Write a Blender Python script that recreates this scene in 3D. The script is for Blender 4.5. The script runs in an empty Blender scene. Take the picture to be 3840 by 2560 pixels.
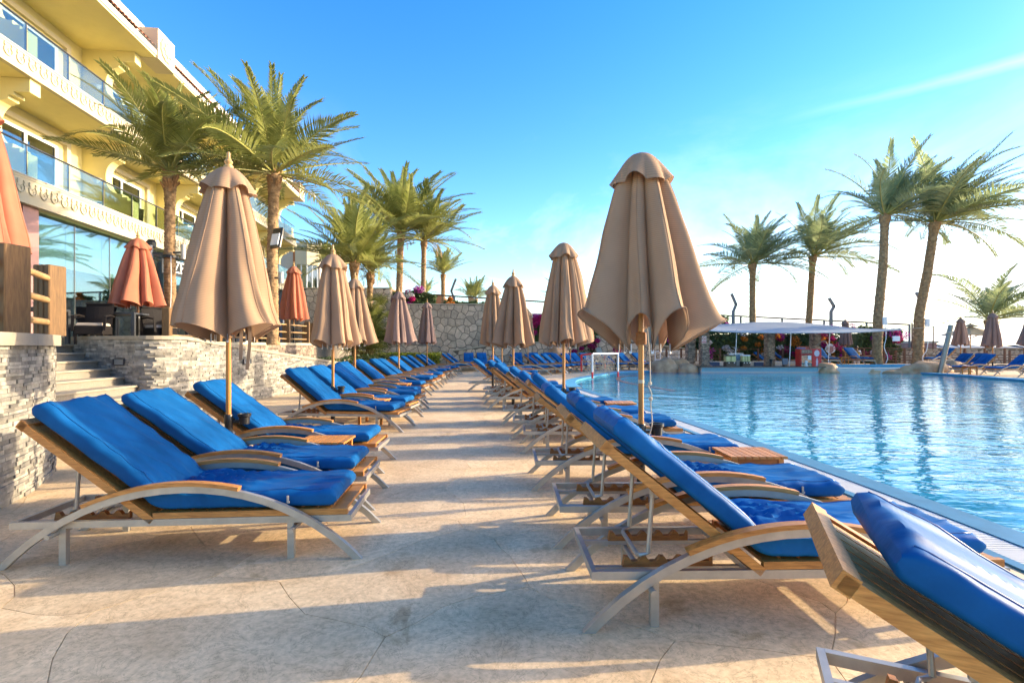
import bpy, bmesh, math, random
from mathutils import Vector, Matrix, noise
from mathutils.geometry import tessellate_polygon
SC = bpy.context.scene
COL = SC.collection
PI = math.pi
R = math.radians
# ------------------------------------------------------------------ camera
CAM_Z = 1.45
cd = bpy.data.cameras.new("camera"); cam = bpy.data.objects.new("camera", cd); COL.objects.link(cam)
cam.location = (0, 0, CAM_Z); cam.rotation_euler = (R(90), 0, 0)
cd.sensor_width = 36; cd.lens = 18; cd.shift_y = 0.005; cd.clip_start = 0.05; cd.clip_end = 6000
SC.camera = cam
# ------------------------------------------------------------------ sky and sun
SUN_EL, SUN_AZ = 17.0, 77.0           # azimuth from +Y towards +X
W = bpy.data.worlds.new("World"); SC.world = W; W.use_nodes = True
NT = W.node_tree; NT.nodes.clear()
def wn(t, **k):
    n = NT.nodes.new(t)
    for a, v in k.items(): setattr(n, a, v)
    return n
def wl(a, b): NT.links.new(a, b)
def wmath(op, a, b=None, clamp=False):
    n = wn("ShaderNodeMath", operation=op); n.use_clamp = clamp
    for i, v in enumerate((a, b)):
        if v is None: continue
        if isinstance(v, (int, float)): n.inputs[i].default_value = v
        else: wl(v, n.inputs[i])
    return n.outputs[0]
sky = wn("ShaderNodeTexSky", sky_type='NISHITA')
sky.sun_disc = False; sky.sun_elevation = R(SUN_EL); sky.sun_rotation = R(SUN_AZ)
sky.altitude = 0; sky.air_density = 1.15; sky.dust_density = 0.12; sky.ozone_density = 2.6
tc = wn("ShaderNodeTexCoord")
sep = wn("ShaderNodeSeparateXYZ"); wl(tc.outputs["Generated"], sep.inputs[0])
dx, dy, dz = sep.outputs
den = wmath('ADD', wmath('MAXIMUM', dz, 0.0), 0.10)
cx = wmath('DIVIDE', dx, den); cy = wmath('DIVIDE', dy, den)
comb = wn("ShaderNodeCombineXYZ"); wl(cx, comb.inputs[0]); wl(wmath('MULTIPLY', cy, 0.55), comb.inputs[1])
rot = wn("ShaderNodeMapping"); rot.inputs["Rotation"].default_value = (0, 0, R(25)); wl(comb.outputs[0], rot.inputs[0])
nz = wn("ShaderNodeTexNoise"); nz.inputs["Scale"].default_value = 0.8; nz.inputs["Detail"].default_value = 9
nz.inputs["Roughness"].default_value = 0.62; nz.inputs["Distortion"].default_value = 0.5
wl(rot.outputs[0], nz.inputs["Vector"])
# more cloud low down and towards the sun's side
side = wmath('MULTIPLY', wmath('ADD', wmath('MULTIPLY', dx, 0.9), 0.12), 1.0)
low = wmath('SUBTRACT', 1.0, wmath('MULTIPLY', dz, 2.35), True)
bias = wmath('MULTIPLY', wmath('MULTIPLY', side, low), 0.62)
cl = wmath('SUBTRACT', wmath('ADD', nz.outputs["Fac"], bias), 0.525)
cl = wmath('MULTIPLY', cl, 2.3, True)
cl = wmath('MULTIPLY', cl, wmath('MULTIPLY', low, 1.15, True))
# a thin vapour trail high on the sun's side
A = Vector((1117, 1920, 874)).normalized(); B = Vector((1920, 1920, 1070)).normalized(); Nn = A.cross(B).normalized()
vd = wn("ShaderNodeVectorMath", operation='DOT_PRODUCT'); wl(tc.outputs["Generated"], vd.inputs[0]); vd.inputs[1].default_value = Nn
ns2 = wn("ShaderNodeTexNoise"); ns2.inputs["Scale"].default_value = 9; ns2.inputs["Detail"].default_value = 6; wl(tc.outputs["Generated"], ns2.inputs["Vector"])
off = wmath('ADD', vd.outputs["Value"], wmath('MULTIPLY', wmath('SUBTRACT', ns2.outputs["Fac"], 0.5), 0.016))
tr = wmath('SUBTRACT', 1.0, wmath('MULTIPLY', wmath('ABSOLUTE', off), 95.0), True)
tr = wmath('MULTIPLY', tr, wmath('MULTIPLY', wmath('SUBTRACT', dx, 0.42), 2.2, True))
cl = wmath('MAXIMUM', cl, wmath('MULTIPLY', tr, 0.34))
cl = wmath('MULTIPLY', cl, wmath('MULTIPLY', wmath('ADD', dz, 0.02), 30.0, True))
# bright haze and warm aureole added round the out-of-view sun as fill light
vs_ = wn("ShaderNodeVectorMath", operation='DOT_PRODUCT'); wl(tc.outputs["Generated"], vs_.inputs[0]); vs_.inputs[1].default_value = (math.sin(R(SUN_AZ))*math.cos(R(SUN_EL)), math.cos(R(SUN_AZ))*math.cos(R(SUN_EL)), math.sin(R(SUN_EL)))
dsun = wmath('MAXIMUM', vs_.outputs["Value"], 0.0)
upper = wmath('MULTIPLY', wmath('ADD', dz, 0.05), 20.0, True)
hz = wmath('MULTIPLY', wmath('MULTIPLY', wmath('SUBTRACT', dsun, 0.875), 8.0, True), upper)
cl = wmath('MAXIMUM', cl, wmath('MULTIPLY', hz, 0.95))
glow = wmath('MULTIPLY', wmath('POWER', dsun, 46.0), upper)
hs = wn("ShaderNodeHueSaturation"); hs.inputs["Saturation"].default_value = 1.38; hs.inputs["Value"].default_value = 1.0; hs.inputs["Hue"].default_value = 0.513
wl(sky.outputs[0], hs.inputs["Color"])
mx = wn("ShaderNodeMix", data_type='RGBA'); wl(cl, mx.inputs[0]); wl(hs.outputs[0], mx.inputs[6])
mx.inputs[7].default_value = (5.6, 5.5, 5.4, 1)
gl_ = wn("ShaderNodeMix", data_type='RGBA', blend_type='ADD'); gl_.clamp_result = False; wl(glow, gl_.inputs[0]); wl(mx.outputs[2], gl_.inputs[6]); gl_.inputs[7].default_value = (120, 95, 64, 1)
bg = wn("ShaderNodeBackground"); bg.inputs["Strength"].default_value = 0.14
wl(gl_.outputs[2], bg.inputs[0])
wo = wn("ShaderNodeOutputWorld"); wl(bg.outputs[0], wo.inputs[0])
sd = bpy.data.lights.new("sun", 'SUN'); sun = bpy.data.objects.new("sun", sd); COL.objects.link(sun)
sd.energy = 2.4; sd.angle = R(0.5); sd.color = (1.0, 0.83, 0.58)
SV = Vector((math.sin(R(SUN_AZ)) * math.cos(R(SUN_EL)), math.cos(R(SUN_AZ)) * math.cos(R(SUN_EL)), math.sin(R(SUN_EL))))
sun.location = (60, 20, 40); sun.rotation_euler = SV.to_track_quat('Z', 'Y').to_euler()
VS = SC.view_settings
VS.view_transform = 'Standard'; VS.look = 'None'; VS.gamma = 1.0; VS.use_curve_mapping = False; VS.exposure = 1.70
SC.cycles.use_denoising = True; SC.cycles.max_bounces = 6; SC.cycles.transparent_max_bounces = 16
SC.cycles.sample_clamp_indirect = 6; SC.cycles.caustics_reflective = False; SC.cycles.caustics_refractive = False

# ------------------------------------------------------------------ materials
def newmat(name):
    m = bpy.data.materials.new(name); m.use_nodes = True
    nt = m.node_tree; b = nt.nodes["Principled BSDF"]
    return m, nt, b
def ramp2(nt, fac, c0, c1, p0=0.3, p1=0.7):
    r = nt.nodes.new("ShaderNodeValToRGB"); r.color_ramp.elements[0].color = (*c0, 1); r.color_ramp.elements[1].color = (*c1, 1)
    r.color_ramp.elements[0].position = p0; r.color_ramp.elements[1].position = p1
    nt.links.new(fac, r.inputs[0]); return r.outputs[0]
def sc3(c, k): return tuple(min(1, max(0, x * k)) for x in c)
def pm(name, col, rough=0.6, metal=0.0, var=0.18, scale=4.0, bump=0.0, bscale=40.0, stretch=(1, 1, 1), rnd=0.0, island=False, col2=None, coord="Object", spec=0.5, trans=0.0, coat=0.0, dist=0.01):
    """principled surface: two-tone noise colour, optional bump, optional tint per object or per island, optional translucency"""
    m, nt, b = newmat(name); L = nt.links.new
    t = nt.nodes.new("ShaderNodeTexCoord"); mp = nt.nodes.new("ShaderNodeMapping"); mp.inputs["Scale"].default_value = stretch
    L(t.outputs[coord], mp.inputs[0])
    n = nt.nodes.new("ShaderNodeTexNoise"); n.inputs["Scale"].default_value = scale; n.inputs["Detail"].default_value = 6; n.inputs["Roughness"].default_value = 0.6
    L(mp.outputs[0], n.inputs["Vector"])
    c2 = col2 or sc3(col, 1 + var)
    c = ramp2(nt, n.outputs["Fac"], sc3(col, 1 - var), c2)
    if rnd:
        if island: src = nt.nodes.new("ShaderNodeNewGeometry").outputs["Random Per Island"]
        else: src = nt.nodes.new("ShaderNodeObjectInfo").outputs["Random"]
        mr = nt.nodes.new("ShaderNodeMapRange"); mr.inputs[3].default_value = 1 - rnd; mr.inputs[4].default_value = 1 + rnd; L(src, mr.inputs[0])
        h = nt.nodes.new("ShaderNodeHueSaturation"); L(c, h.inputs["Color"]); L(mr.outputs[0], h.inputs["Value"]); c = h.outputs[0]
    L(c, b.inputs["Base Color"])
    b.inputs["Roughness"].default_value = rough; b.inputs["Metallic"].default_value = metal
    b.inputs["Specular IOR Level"].default_value = spec; b.inputs["Coat Weight"].default_value = coat
    if bump:
        n2 = nt.nodes.new("ShaderNodeTexNoise"); n2.inputs["Scale"].default_value = bscale; n2.inputs["Detail"].default_value = 5
        L(mp.outputs[0], n2.inputs["Vector"])
        bp = nt.nodes.new("ShaderNodeBump"); bp.inputs["Strength"].default_value = bump; bp.inputs["Distance"].default_value = dist
        L(n2.outputs["Fac"], bp.inputs["Height"]); L(bp.outputs[0], b.inputs["Normal"])
    if trans:
        tl = nt.nodes.new("ShaderNodeBsdfTranslucent"); L(c, tl.inputs["Color"])
        ms = nt.nodes.new("ShaderNodeMixShader"); ms.inputs[0].default_value = trans
        L(b.outputs[0], ms.inputs[1]); L(tl.outputs[0], ms.inputs[2])
        L(ms.outputs[0], nt.nodes["Material Output"].inputs["Surface"])
    return m
def stripes(m, per, k=0.82, axis='UV'):
    """fine woven lines across a cloth: multiplies the colour by a wave along the second UV axis"""
    nt = m.node_tree; L = nt.links.new; b = nt.nodes["Principled BSDF"]
    uv = nt.nodes.new("ShaderNodeTexCoord"); sp = nt.nodes.new("ShaderNodeSeparateXYZ"); L(uv.outputs["UV"], sp.inputs[0])
    a = nt.nodes.new("ShaderNodeMath"); a.operation = 'MULTIPLY'; a.inputs[1].default_value = 2 * PI / per; L(sp.outputs[1], a.inputs[0])
    s = nt.nodes.new("ShaderNodeMath"); s.operation = 'SINE'; L(a.outputs[0], s.inputs[0])
    mr = nt.nodes.new("ShaderNodeMapRange"); mr.inputs[1].default_value = -1; mr.inputs[3].default_value = k; mr.inputs[4].default_value = 1.12; L(s.outputs[0], mr.inputs[0])
    src = b.inputs["Base Color"].links[0].from_socket
    mul = nt.nodes.new("ShaderNodeMix"); mul.data_type = 'RGBA'; mul.blend_type = 'MULTIPLY'; mul.inputs[0].default_value = 1
    L(src, mul.inputs[6]); L(mr.outputs[0], mul.inputs[7]); 
    for l in list(src.links):
        if l.to_node != mul: 
            to = l.to_socket; nt.links.remove(l); L(mul.outputs[2], to)
    return m
def glassy(name, tint, fac=0.25, rough=0.02):
    m, nt, b = newmat(name); L = nt.links.new
    tp = nt.nodes.new("ShaderNodeBsdfTransparent"); tp.inputs[0].default_value = (*tint, 1)
    gl = nt.nodes.new("ShaderNodeBsdfGlossy"); gl.inputs["Roughness"].default_value = rough; gl.inputs[0].default_value = (0.9, 0.95, 1, 1)
    fr = nt.nodes.new("ShaderNodeFresnel"); fr.inputs[0].default_value = 1.5
    fm = nt.nodes.new("ShaderNodeMath"); fm.operation = 'MULTIPLY'; fm.inputs[1].default_value = 0.45; L(fr.outputs[0], fm.inputs[0])
    ad = nt.nodes.new("ShaderNodeMath"); ad.operation = 'ADD'; ad.use_clamp = True; ad.inputs[1].default_value = fac; L(fm.outputs[0], ad.inputs[0])
    mx = nt.nodes.new("ShaderNodeMixShader"); L(ad.outputs[0], mx.inputs[0]); L(tp.outputs[0], mx.inputs[1]); L(gl.outputs[0], mx.inputs[2])
    L(mx.outputs[0], nt.nodes["Material Output"].inputs["Surface"]); return m
M = {}
M['vinyl'] = pm("blue_vinyl", (0.006, 0.088, 0.27), 0.48, var=0.34, scale=2.2, bump=0.30, bscale=7, stretch=(1, 1.8, 1), rnd=0.14, col2=(0.010, 0.125, 0.35), dist=0.01, spec=0.07)
M['vinyl_seam'] = pm("vinyl_piping", (0.004, 0.06, 0.20), 0.35)
M['teak'] = pm("teak", (0.50, 0.175, 0.03), 0.5, var=0.35, scale=6, stretch=(1.5, 14, 14), bump=0.15, bscale=30, rnd=0.15, col2=(0.64, 0.28, 0.065))
M['teak_dark'] = pm("teak_weathered", (0.30, 0.11, 0.022), 0.6, var=0.3, scale=6, stretch=(2, 10, 10), bump=0.2)
M['alu'] = pm("brushed_aluminium", (0.40, 0.375, 0.33), 0.42, 0.6, var=0.14, scale=9, bump=0.05, bscale=60)
M['steel'] = pm("steel", (0.24, 0.22, 0.18), 0.35, 0.5, var=0.08, scale=5)
M['zip'] = pm("zip_beige", (0.55, 0.45, 0.33), 0.6)
M['canvas'] = stripes(pm("tan_canvas", (0.40, 0.255, 0.155), 0.85, var=0.10, scale=2.2, bump=0.06, bscale=60, trans=0.22, spec=0.15, rnd=0.08), 0.020, 0.90)
M['canvas_grey'] = stripes(pm("mauve_canvas", (0.30, 0.20, 0.16), 0.85, var=0.10, scale=2.2, bump=0.06, bscale=60, trans=0.18, spec=0.15, rnd=0.06), 0.020, 0.93)
M['canvas_red'] = pm("terracotta_canvas", (0.52, 0.185, 0.105), 0.85, var=0.10, scale=3, bump=0.2, bscale=90, trans=0.25, spec=0.15, rnd=0.06)
M['canvas_cream'] = pm("cream_canvas", (0.50, 0.42, 0.30), 0.85, var=0.08, trans=0.25)
M['pole'] = pm("varnished_pole", (0.42, 0.18, 0.035), 0.35, var=0.3, scale=5, stretch=(12, 12, 1), coat=0.3, rnd=0.1)
M['finial'] = pm("finial_wood", (0.45, 0.27, 0.10), 0.45)
M['black'] = pm("black_plastic", (0.012, 0.012, 0.013), 0.35, var=0.3)
M['white'] = pm("white_plastic", (0.72, 0.72, 0.70), 0.4, var=0.06)
M['rope'] = pm("rope", (0.55, 0.45, 0.33), 0.85)
M['red'] = pm("red_paint", (0.55, 0.012, 0.02), 0.35, var=0.1)
M['pave'] = None
M['cream'] = pm("cream_render", (0.72, 0.62, 0.28), 0.85, var=0.04, scale=2, bump=0.05, bscale=120)
M['cream_light'] = pm("pale_render", (0.54, 0.465, 0.31), 0.85, var=0.04, scale=2, bump=0.05, bscale=120)
M['white_wall'] = pm("white_render", (0.58, 0.55, 0.49), 0.85, var=0.04)
M['rooftile'] = pm("clay_tile", (0.42, 0.15, 0.075), 0.8, var=0.2, rnd=0.2)
M['granite_pink'] = pm("pink_granite", (0.40, 0.22, 0.19), 0.35, var=0.45, scale=90)
M['granite_grey'] = pm("grey_granite", (0.16, 0.17, 0.20), 0.3, var=0.5, scale=90)
M['glass'] = glassy("balcony_glass", (0.78, 0.86, 0.80), 0.03)
M['shopglass'] = glassy("shop_glass", (0.62, 0.76, 0.78), 0.14)
M['winglass'] = glassy("window_glass", (0.45, 0.50, 0.48), 0.22)
M['curtain'] = pm("curtain", (0.50, 0.44, 0.26), 0.9, var=0.25, scale=3, stretch=(8, 8, 0.2))
M['blind'] = pm("blind", (0.75, 0.75, 0.66), 0.8, var=0.05)
M['frame_white'] = pm("white_frame", (0.78, 0.78, 0.76), 0.4, var=0.04)
M['rail_dark'] = pm("dark_rail", (0.10, 0.10, 0.105), 0.3, 0.6)
M['slate'] = pm("ledger_slate", (0.235, 0.225, 0.20), 0.9, var=0.40, scale=7, bump=0.6, bscale=28, rnd=0.40, island=True, col2=(0.39, 0.35, 0.28))
M['slate_one'] = pm("ledger_slate_single", (0.235, 0.225, 0.20), 0.9, var=0.40, scale=7, bump=0.6, bscale=28, rnd=0.40, col2=(0.39, 0.35, 0.28))
M['slate_brown'] = pm("brown_ledger", (0.24, 0.17, 0.12), 0.8, var=0.3, scale=7, bump=0.6, bscale=28, rnd=0.5, island=True, col2=(0.36, 0.27, 0.19))
M['capstone'] = pm("capstone", (0.34, 0.285, 0.205), 0.8, var=0.12, scale=6, bump=0.2, bscale=50, rnd=0.08)
M['stair'] = pm("stair_granite", (0.25, 0.215, 0.165), 0.8, var=0.30, scale=70, bump=0.3, bscale=90)
M['fieldstone'] = pm("fieldstone", (0.56, 0.43, 0.29), 0.9, var=0.22, scale=4, bump=0.5, bscale=14, rnd=0.2)
M['fieldstone_i'] = pm("fieldstone_joined", (0.56, 0.43, 0.29), 0.9, var=0.22, scale=4, bump=0.5, bscale=14, rnd=0.2, island=True)
M['mortar'] = pm("mortar", (0.17, 0.135, 0.10), 0.95)
M['fence_wood'] = pm("fence_wood", (0.17, 0.088, 0.028), 0.7, var=0.35, scale=5, stretch=(14, 14, 1.2), bump=0.35, bscale=26, rnd=0.12)
M['rail_wood'] = pm("rail_wood", (0.34, 0.20, 0.08), 0.65, var=0.25, scale=6, bump=0.2, rnd=0.1)
M['dark_wood'] = pm("dark_wood", (0.10, 0.045, 0.022), 0.6, var=0.3, rnd=0.1)
M['wicker'] = pm("dark_wicker", (0.014, 0.011, 0.010), 0.7, var=0.5, scale=60, bump=0.5, bscale=60, spec=0.15)
M['table_dark'] = pm("dark_table", (0.035, 0.037, 0.04), 0.5)
M['cushion'] = pm("seat_pad", (0.42, 0.34, 0.26), 0.9)
M['trunk'] = pm("palm_bark", (0.29, 0.165, 0.075), 0.95, var=0.45, scale=7, bump=0.9, bscale=18, dist=0.03, col2=(0.46, 0.29, 0.14))
M['boot'] = pm("palm_fibre", (0.33, 0.18, 0.075), 0.95, var=0.4, scale=12, rnd=0.25, island=True)
M['frond'] = pm("palm_leaf", (0.24, 0.28, 0.05), 0.42, var=0.30, scale=1.3, trans=0.45, rnd=0.28, col2=(0.46, 0.46, 0.14))
M['frond_sea'] = pm("palm_leaf_windblown", (0.25, 0.33, 0.14), 0.42, var=0.30, scale=1.3, trans=0.45, rnd=0.28, col2=(0.44, 0.48, 0.24))
M['rachis'] = pm("palm_rib", (0.32, 0.30, 0.08), 0.5)
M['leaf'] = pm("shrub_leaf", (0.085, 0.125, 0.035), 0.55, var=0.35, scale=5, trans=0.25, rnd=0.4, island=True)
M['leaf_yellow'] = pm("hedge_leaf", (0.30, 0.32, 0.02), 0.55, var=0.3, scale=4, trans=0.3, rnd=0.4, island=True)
M['fan_leaf'] = pm("fan_palm_leaf", (0.12, 0.155, 0.022), 0.5, var=0.35, scale=3, trans=0.3, rnd=0.3, island=True, col2=(0.24, 0.24, 0.05))
M['magenta'] = pm("bract_magenta", (0.50, 0.015, 0.15), 0.6, var=0.2, trans=0.35, rnd=0.3, island=True)
M['purple'] = pm("bract_purple", (0.40, 0.03, 0.30), 0.6, var=0.2, trans=0.35, rnd=0.3, island=True)
M['orange_fl'] = pm("bract_orange", (0.55, 0.20, 0.02), 0.6, var=0.2, trans=0.35, rnd=0.3, island=True)
M['white_fl'] = pm("bract_white", (0.65, 0.62, 0.58), 0.6, var=0.1, trans=0.3)
M['rock'] = pm("sandstone_rock", (0.56, 0.29, 0.13), 0.85, var=0.4, scale=1.6, bump=0.5, bscale=9, col2=(0.70, 0.44, 0.24), dist=0.03)
M['sail'] = pm("shade_sail", (0.48, 0.52, 0.55), 0.7, var=0.03, trans=0.35)
M['pooltile'] = None
M['coping'] = pm("blue_coping", (0.03, 0.15, 0.24), 0.35, var=0.2, scale=6)
M['coping_light'] = pm("light_blue_coping", (0.10, 0.38, 0.55), 0.4, var=0.15, scale=5)
M['grate'] = pm("white_grating", (0.62, 0.60, 0.55), 0.5, var=0.06)
M['grate_dark'] = pm("drain_channel", (0.10, 0.10, 0.095), 0.6)
M['wire'] = pm("fence_wire", (0.16, 0.15, 0.14), 0.5, 0.5)
M['grey_paint'] = pm("grey_paint", (0.17, 0.185, 0.20), 0.5, var=0.1)
M['skin'] = pm("skin", (0.32, 0.16, 0.09), 0.6, var=0.08)
M['hair'] = pm("hair", (0.02, 0.012, 0.008), 0.6)
M['yellow_cloth'] = pm("yellow_cloth", (0.70, 0.42, 0.02), 0.8, var=0.1)
M['white_cloth'] = pm("white_cloth", (0.72, 0.72, 0.74), 0.8, var=0.05)
M['grey_cloth'] = pm("grey_cloth", (0.42, 0.44, 0.48), 0.8, var=0.08)
M['jeans'] = pm("blue_trousers", (0.16, 0.24, 0.36), 0.8, var=0.1)
M['bar_dark'] = pm("dark_counter", (0.06, 0.055, 0.05), 0.25)
M['terracotta'] = pm("terracotta_wall", (0.42, 0.16, 0.06), 0.85, var=0.06)
M['beige_wall'] = pm("beige_render", (0.50, 0.44, 0.36), 0.85, var=0.05)
M['sand'] = pm("sand", (0.42, 0.34, 0.24), 0.95, var=0.15, scale=0.3)
M['lens'] = pm("lamp_lens", (0.75, 0.78, 0.80), 0.15, var=0.03)
M['dispenser_glass'] = pm("juice_tank", (0.50, 0.50, 0.22), 0.15, var=0.2)
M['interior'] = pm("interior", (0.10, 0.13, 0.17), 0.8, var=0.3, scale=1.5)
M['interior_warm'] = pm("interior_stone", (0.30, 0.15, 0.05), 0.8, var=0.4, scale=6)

def pave_mat(name, rnd):
    m, nt, b = newmat(name); L = nt.links.new
    t = nt.nodes.new("ShaderNodeNewGeometry"); P = t.outputs["Position"]
    def nzz(s, d=7, r=0.62, dist=0.0):
        n = nt.nodes.new("ShaderNodeTexNoise"); n.inputs["Scale"].default_value = s; n.inputs["Detail"].default_value = d; n.inputs["Roughness"].default_value = r; n.inputs["Distortion"].default_value = dist
        L(P, n.inputs["Vector"]); return n.outputs["Fac"]
    base = ramp2(nt, nzz(2.1, 8, 0.68, 0.6), (0.62, 0.425, 0.225), (0.82, 0.615, 0.36), 0.32, 0.68)
    fine = ramp2(nt, nzz(26, 6, 0.7), (0.76, 0.74, 0.72), (1.08, 1.08, 1.08), 0.32, 0.6)
    mul = nt.nodes.new("ShaderNodeMix"); mul.data_type = 'RGBA'; mul.blend_type = 'MULTIPLY'; mul.inputs[0].default_value = 1; L(base, mul.inputs[6]); L(fine, mul.inputs[7])
    # rust-coloured stains
    st = ramp2(nt, nzz(1.15, 9, 0.72, 1.2), (0, 0, 0), (1, 1, 1), 0.60, 0.67)
    stm = nt.nodes.new("ShaderNodeMath"); stm.operation = 'MULTIPLY'; stm.inputs[1].default_value = 0.55; L(st, stm.inputs[0])
    mx = nt.nodes.new("ShaderNodeMix"); mx.data_type = 'RGBA'; L(stm.outputs[0], mx.inputs[0]); L(mul.outputs[2], mx.inputs[6]); mx.inputs[7].default_value = (0.33, 0.185, 0.06, 1)
    # dark hairline veins of the stone
    v = nt.nodes.new("ShaderNodeTexNoise"); v.inputs["Scale"].default_value = 5; v.inputs["Detail"].default_value = 8; v.inputs["Roughness"].default_value = 0.7; v.inputs["Distortion"].default_value = 1.5; L(P, v.inputs["Vector"])
    ab = nt.nodes.new("ShaderNodeMath"); ab.operation = 'SUBTRACT'; ab.inputs[1].default_value = 0.5; L(v.outputs["Fac"], ab.inputs[0])
    ab2 = nt.nodes.new("ShaderNodeMath"); ab2.operation = 'ABSOLUTE'; L(ab.outputs[0], ab2.inputs[0])
    vr = ramp2(nt, ab2.outputs[0], (0.50, 0.46, 0.42), (1, 1, 1), 0.0, 0.013)
    m3 = nt.nodes.new("ShaderNodeMix"); m3.data_type = 'RGBA'; m3.blend_type = 'MULTIPLY'; m3.inputs[0].default_value = 0.8; L(mx.outputs[2], m3.inputs[6]); L(vr, m3.inputs[7])
    c = m3.outputs[2]
    if rnd:
        o = nt.nodes.new("ShaderNodeObjectInfo"); mr = nt.nodes.new("ShaderNodeMapRange"); mr.inputs[3].default_value = 1 - rnd; mr.inputs[4].default_value = 1 + rnd; L(o.outputs["Random"], mr.inputs[0])
        h = nt.nodes.new("ShaderNodeHueSaturation"); L(c, h.inputs["Color"]); L(mr.outputs[0], h.inputs["Value"]); c = h.outputs[0]
    L(c, b.inputs["Base Color"])
    b.inputs["Roughness"].default_value = 0.62; b.inputs["Specular IOR Level"].default_value = 0.35
    bp = nt.nodes.new("ShaderNodeBump"); bp.inputs["Strength"].default_value = 0.16; bp.inputs["Distance"].default_value = 0.01
    L(nzz(9, 8, 0.65), bp.inputs["Height"]); L(bp.outputs[0], b.inputs["Normal"])
    return m
M['pave'] = pave_mat("paving_stone", 0.10); M['pave_base'] = pave_mat("paving_base", 0.0)
def water_mat():
    m, nt, b = newmat("pool_water"); L = nt.links.new
    g = nt.nodes.new("ShaderNodeNewGeometry"); P = g.outputs["Position"]
    def nzz(s, st, d=3, rot=0.0):
        mp = nt.nodes.new("ShaderNodeMapping"); mp.inputs["Scale"].default_value = st; mp.inputs["Rotation"].default_value = (0, 0, rot); L(P, mp.inputs[0])
        n = nt.nodes.new("ShaderNodeTexNoise"); n.inputs["Scale"].default_value = s; n.inputs["Detail"].default_value = d; n.inputs["Distortion"].default_value = 0.3; L(mp.outputs[0], n.inputs["Vector"]); return n.outputs["Fac"]
    a = nt.nodes.new("ShaderNodeMath"); a.operation = 'MULTIPLY_ADD'; L(nzz(2.6, (0.75, 1.6, 1), 3, 0.15), a.inputs[0]); a.inputs[1].default_value = 0.6; L(nzz(0.7, (0.8, 1.3, 1), 2, -0.2), a.inputs[2])
    bp = nt.nodes.new("ShaderNodeBump"); bp.inputs["Strength"].default_value = 0.5; bp.inputs["Distance"].default_value = 0.075; L(a.outputs[0], bp.inputs["Height"]); L(bp.outputs[0], b.inputs["Normal"])
    c = ramp2(nt, nzz(0.35, (1, 1, 1), 3), (0.002, 0.165, 0.29), (0.008, 0.26, 0.41))
    L(c, b.inputs["Base Color"]); b.inputs["Roughness"].default_value = 0.03; b.inputs["IOR"].default_value = 1.33; b.inputs["Specular IOR Level"].default_value = 0.5
    return m
M['water'] = water_mat()
def grid_tile_mat(name, col, step, line=(0.6, 0.7, 0.72)):
    m, nt, b = newmat(name); L = nt.links.new
    t = nt.nodes.new("ShaderNodeTexCoord"); n = nt.nodes.new("ShaderNodeTexNoise"); n.inputs["Scale"].default_value = 3; L(t.outputs["Object"], n.inputs["Vector"])
    L(ramp2(nt, n.outputs["Fac"], sc3(col, 0.85), sc3(col, 1.15)), b.inputs["Base Color"]); b.inputs["Roughness"].default_value = 0.25
    return m
M['pooltile'] = grid_tile_mat("pool_tile", (0.12, 0.42, 0.58), 0.2)
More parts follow.
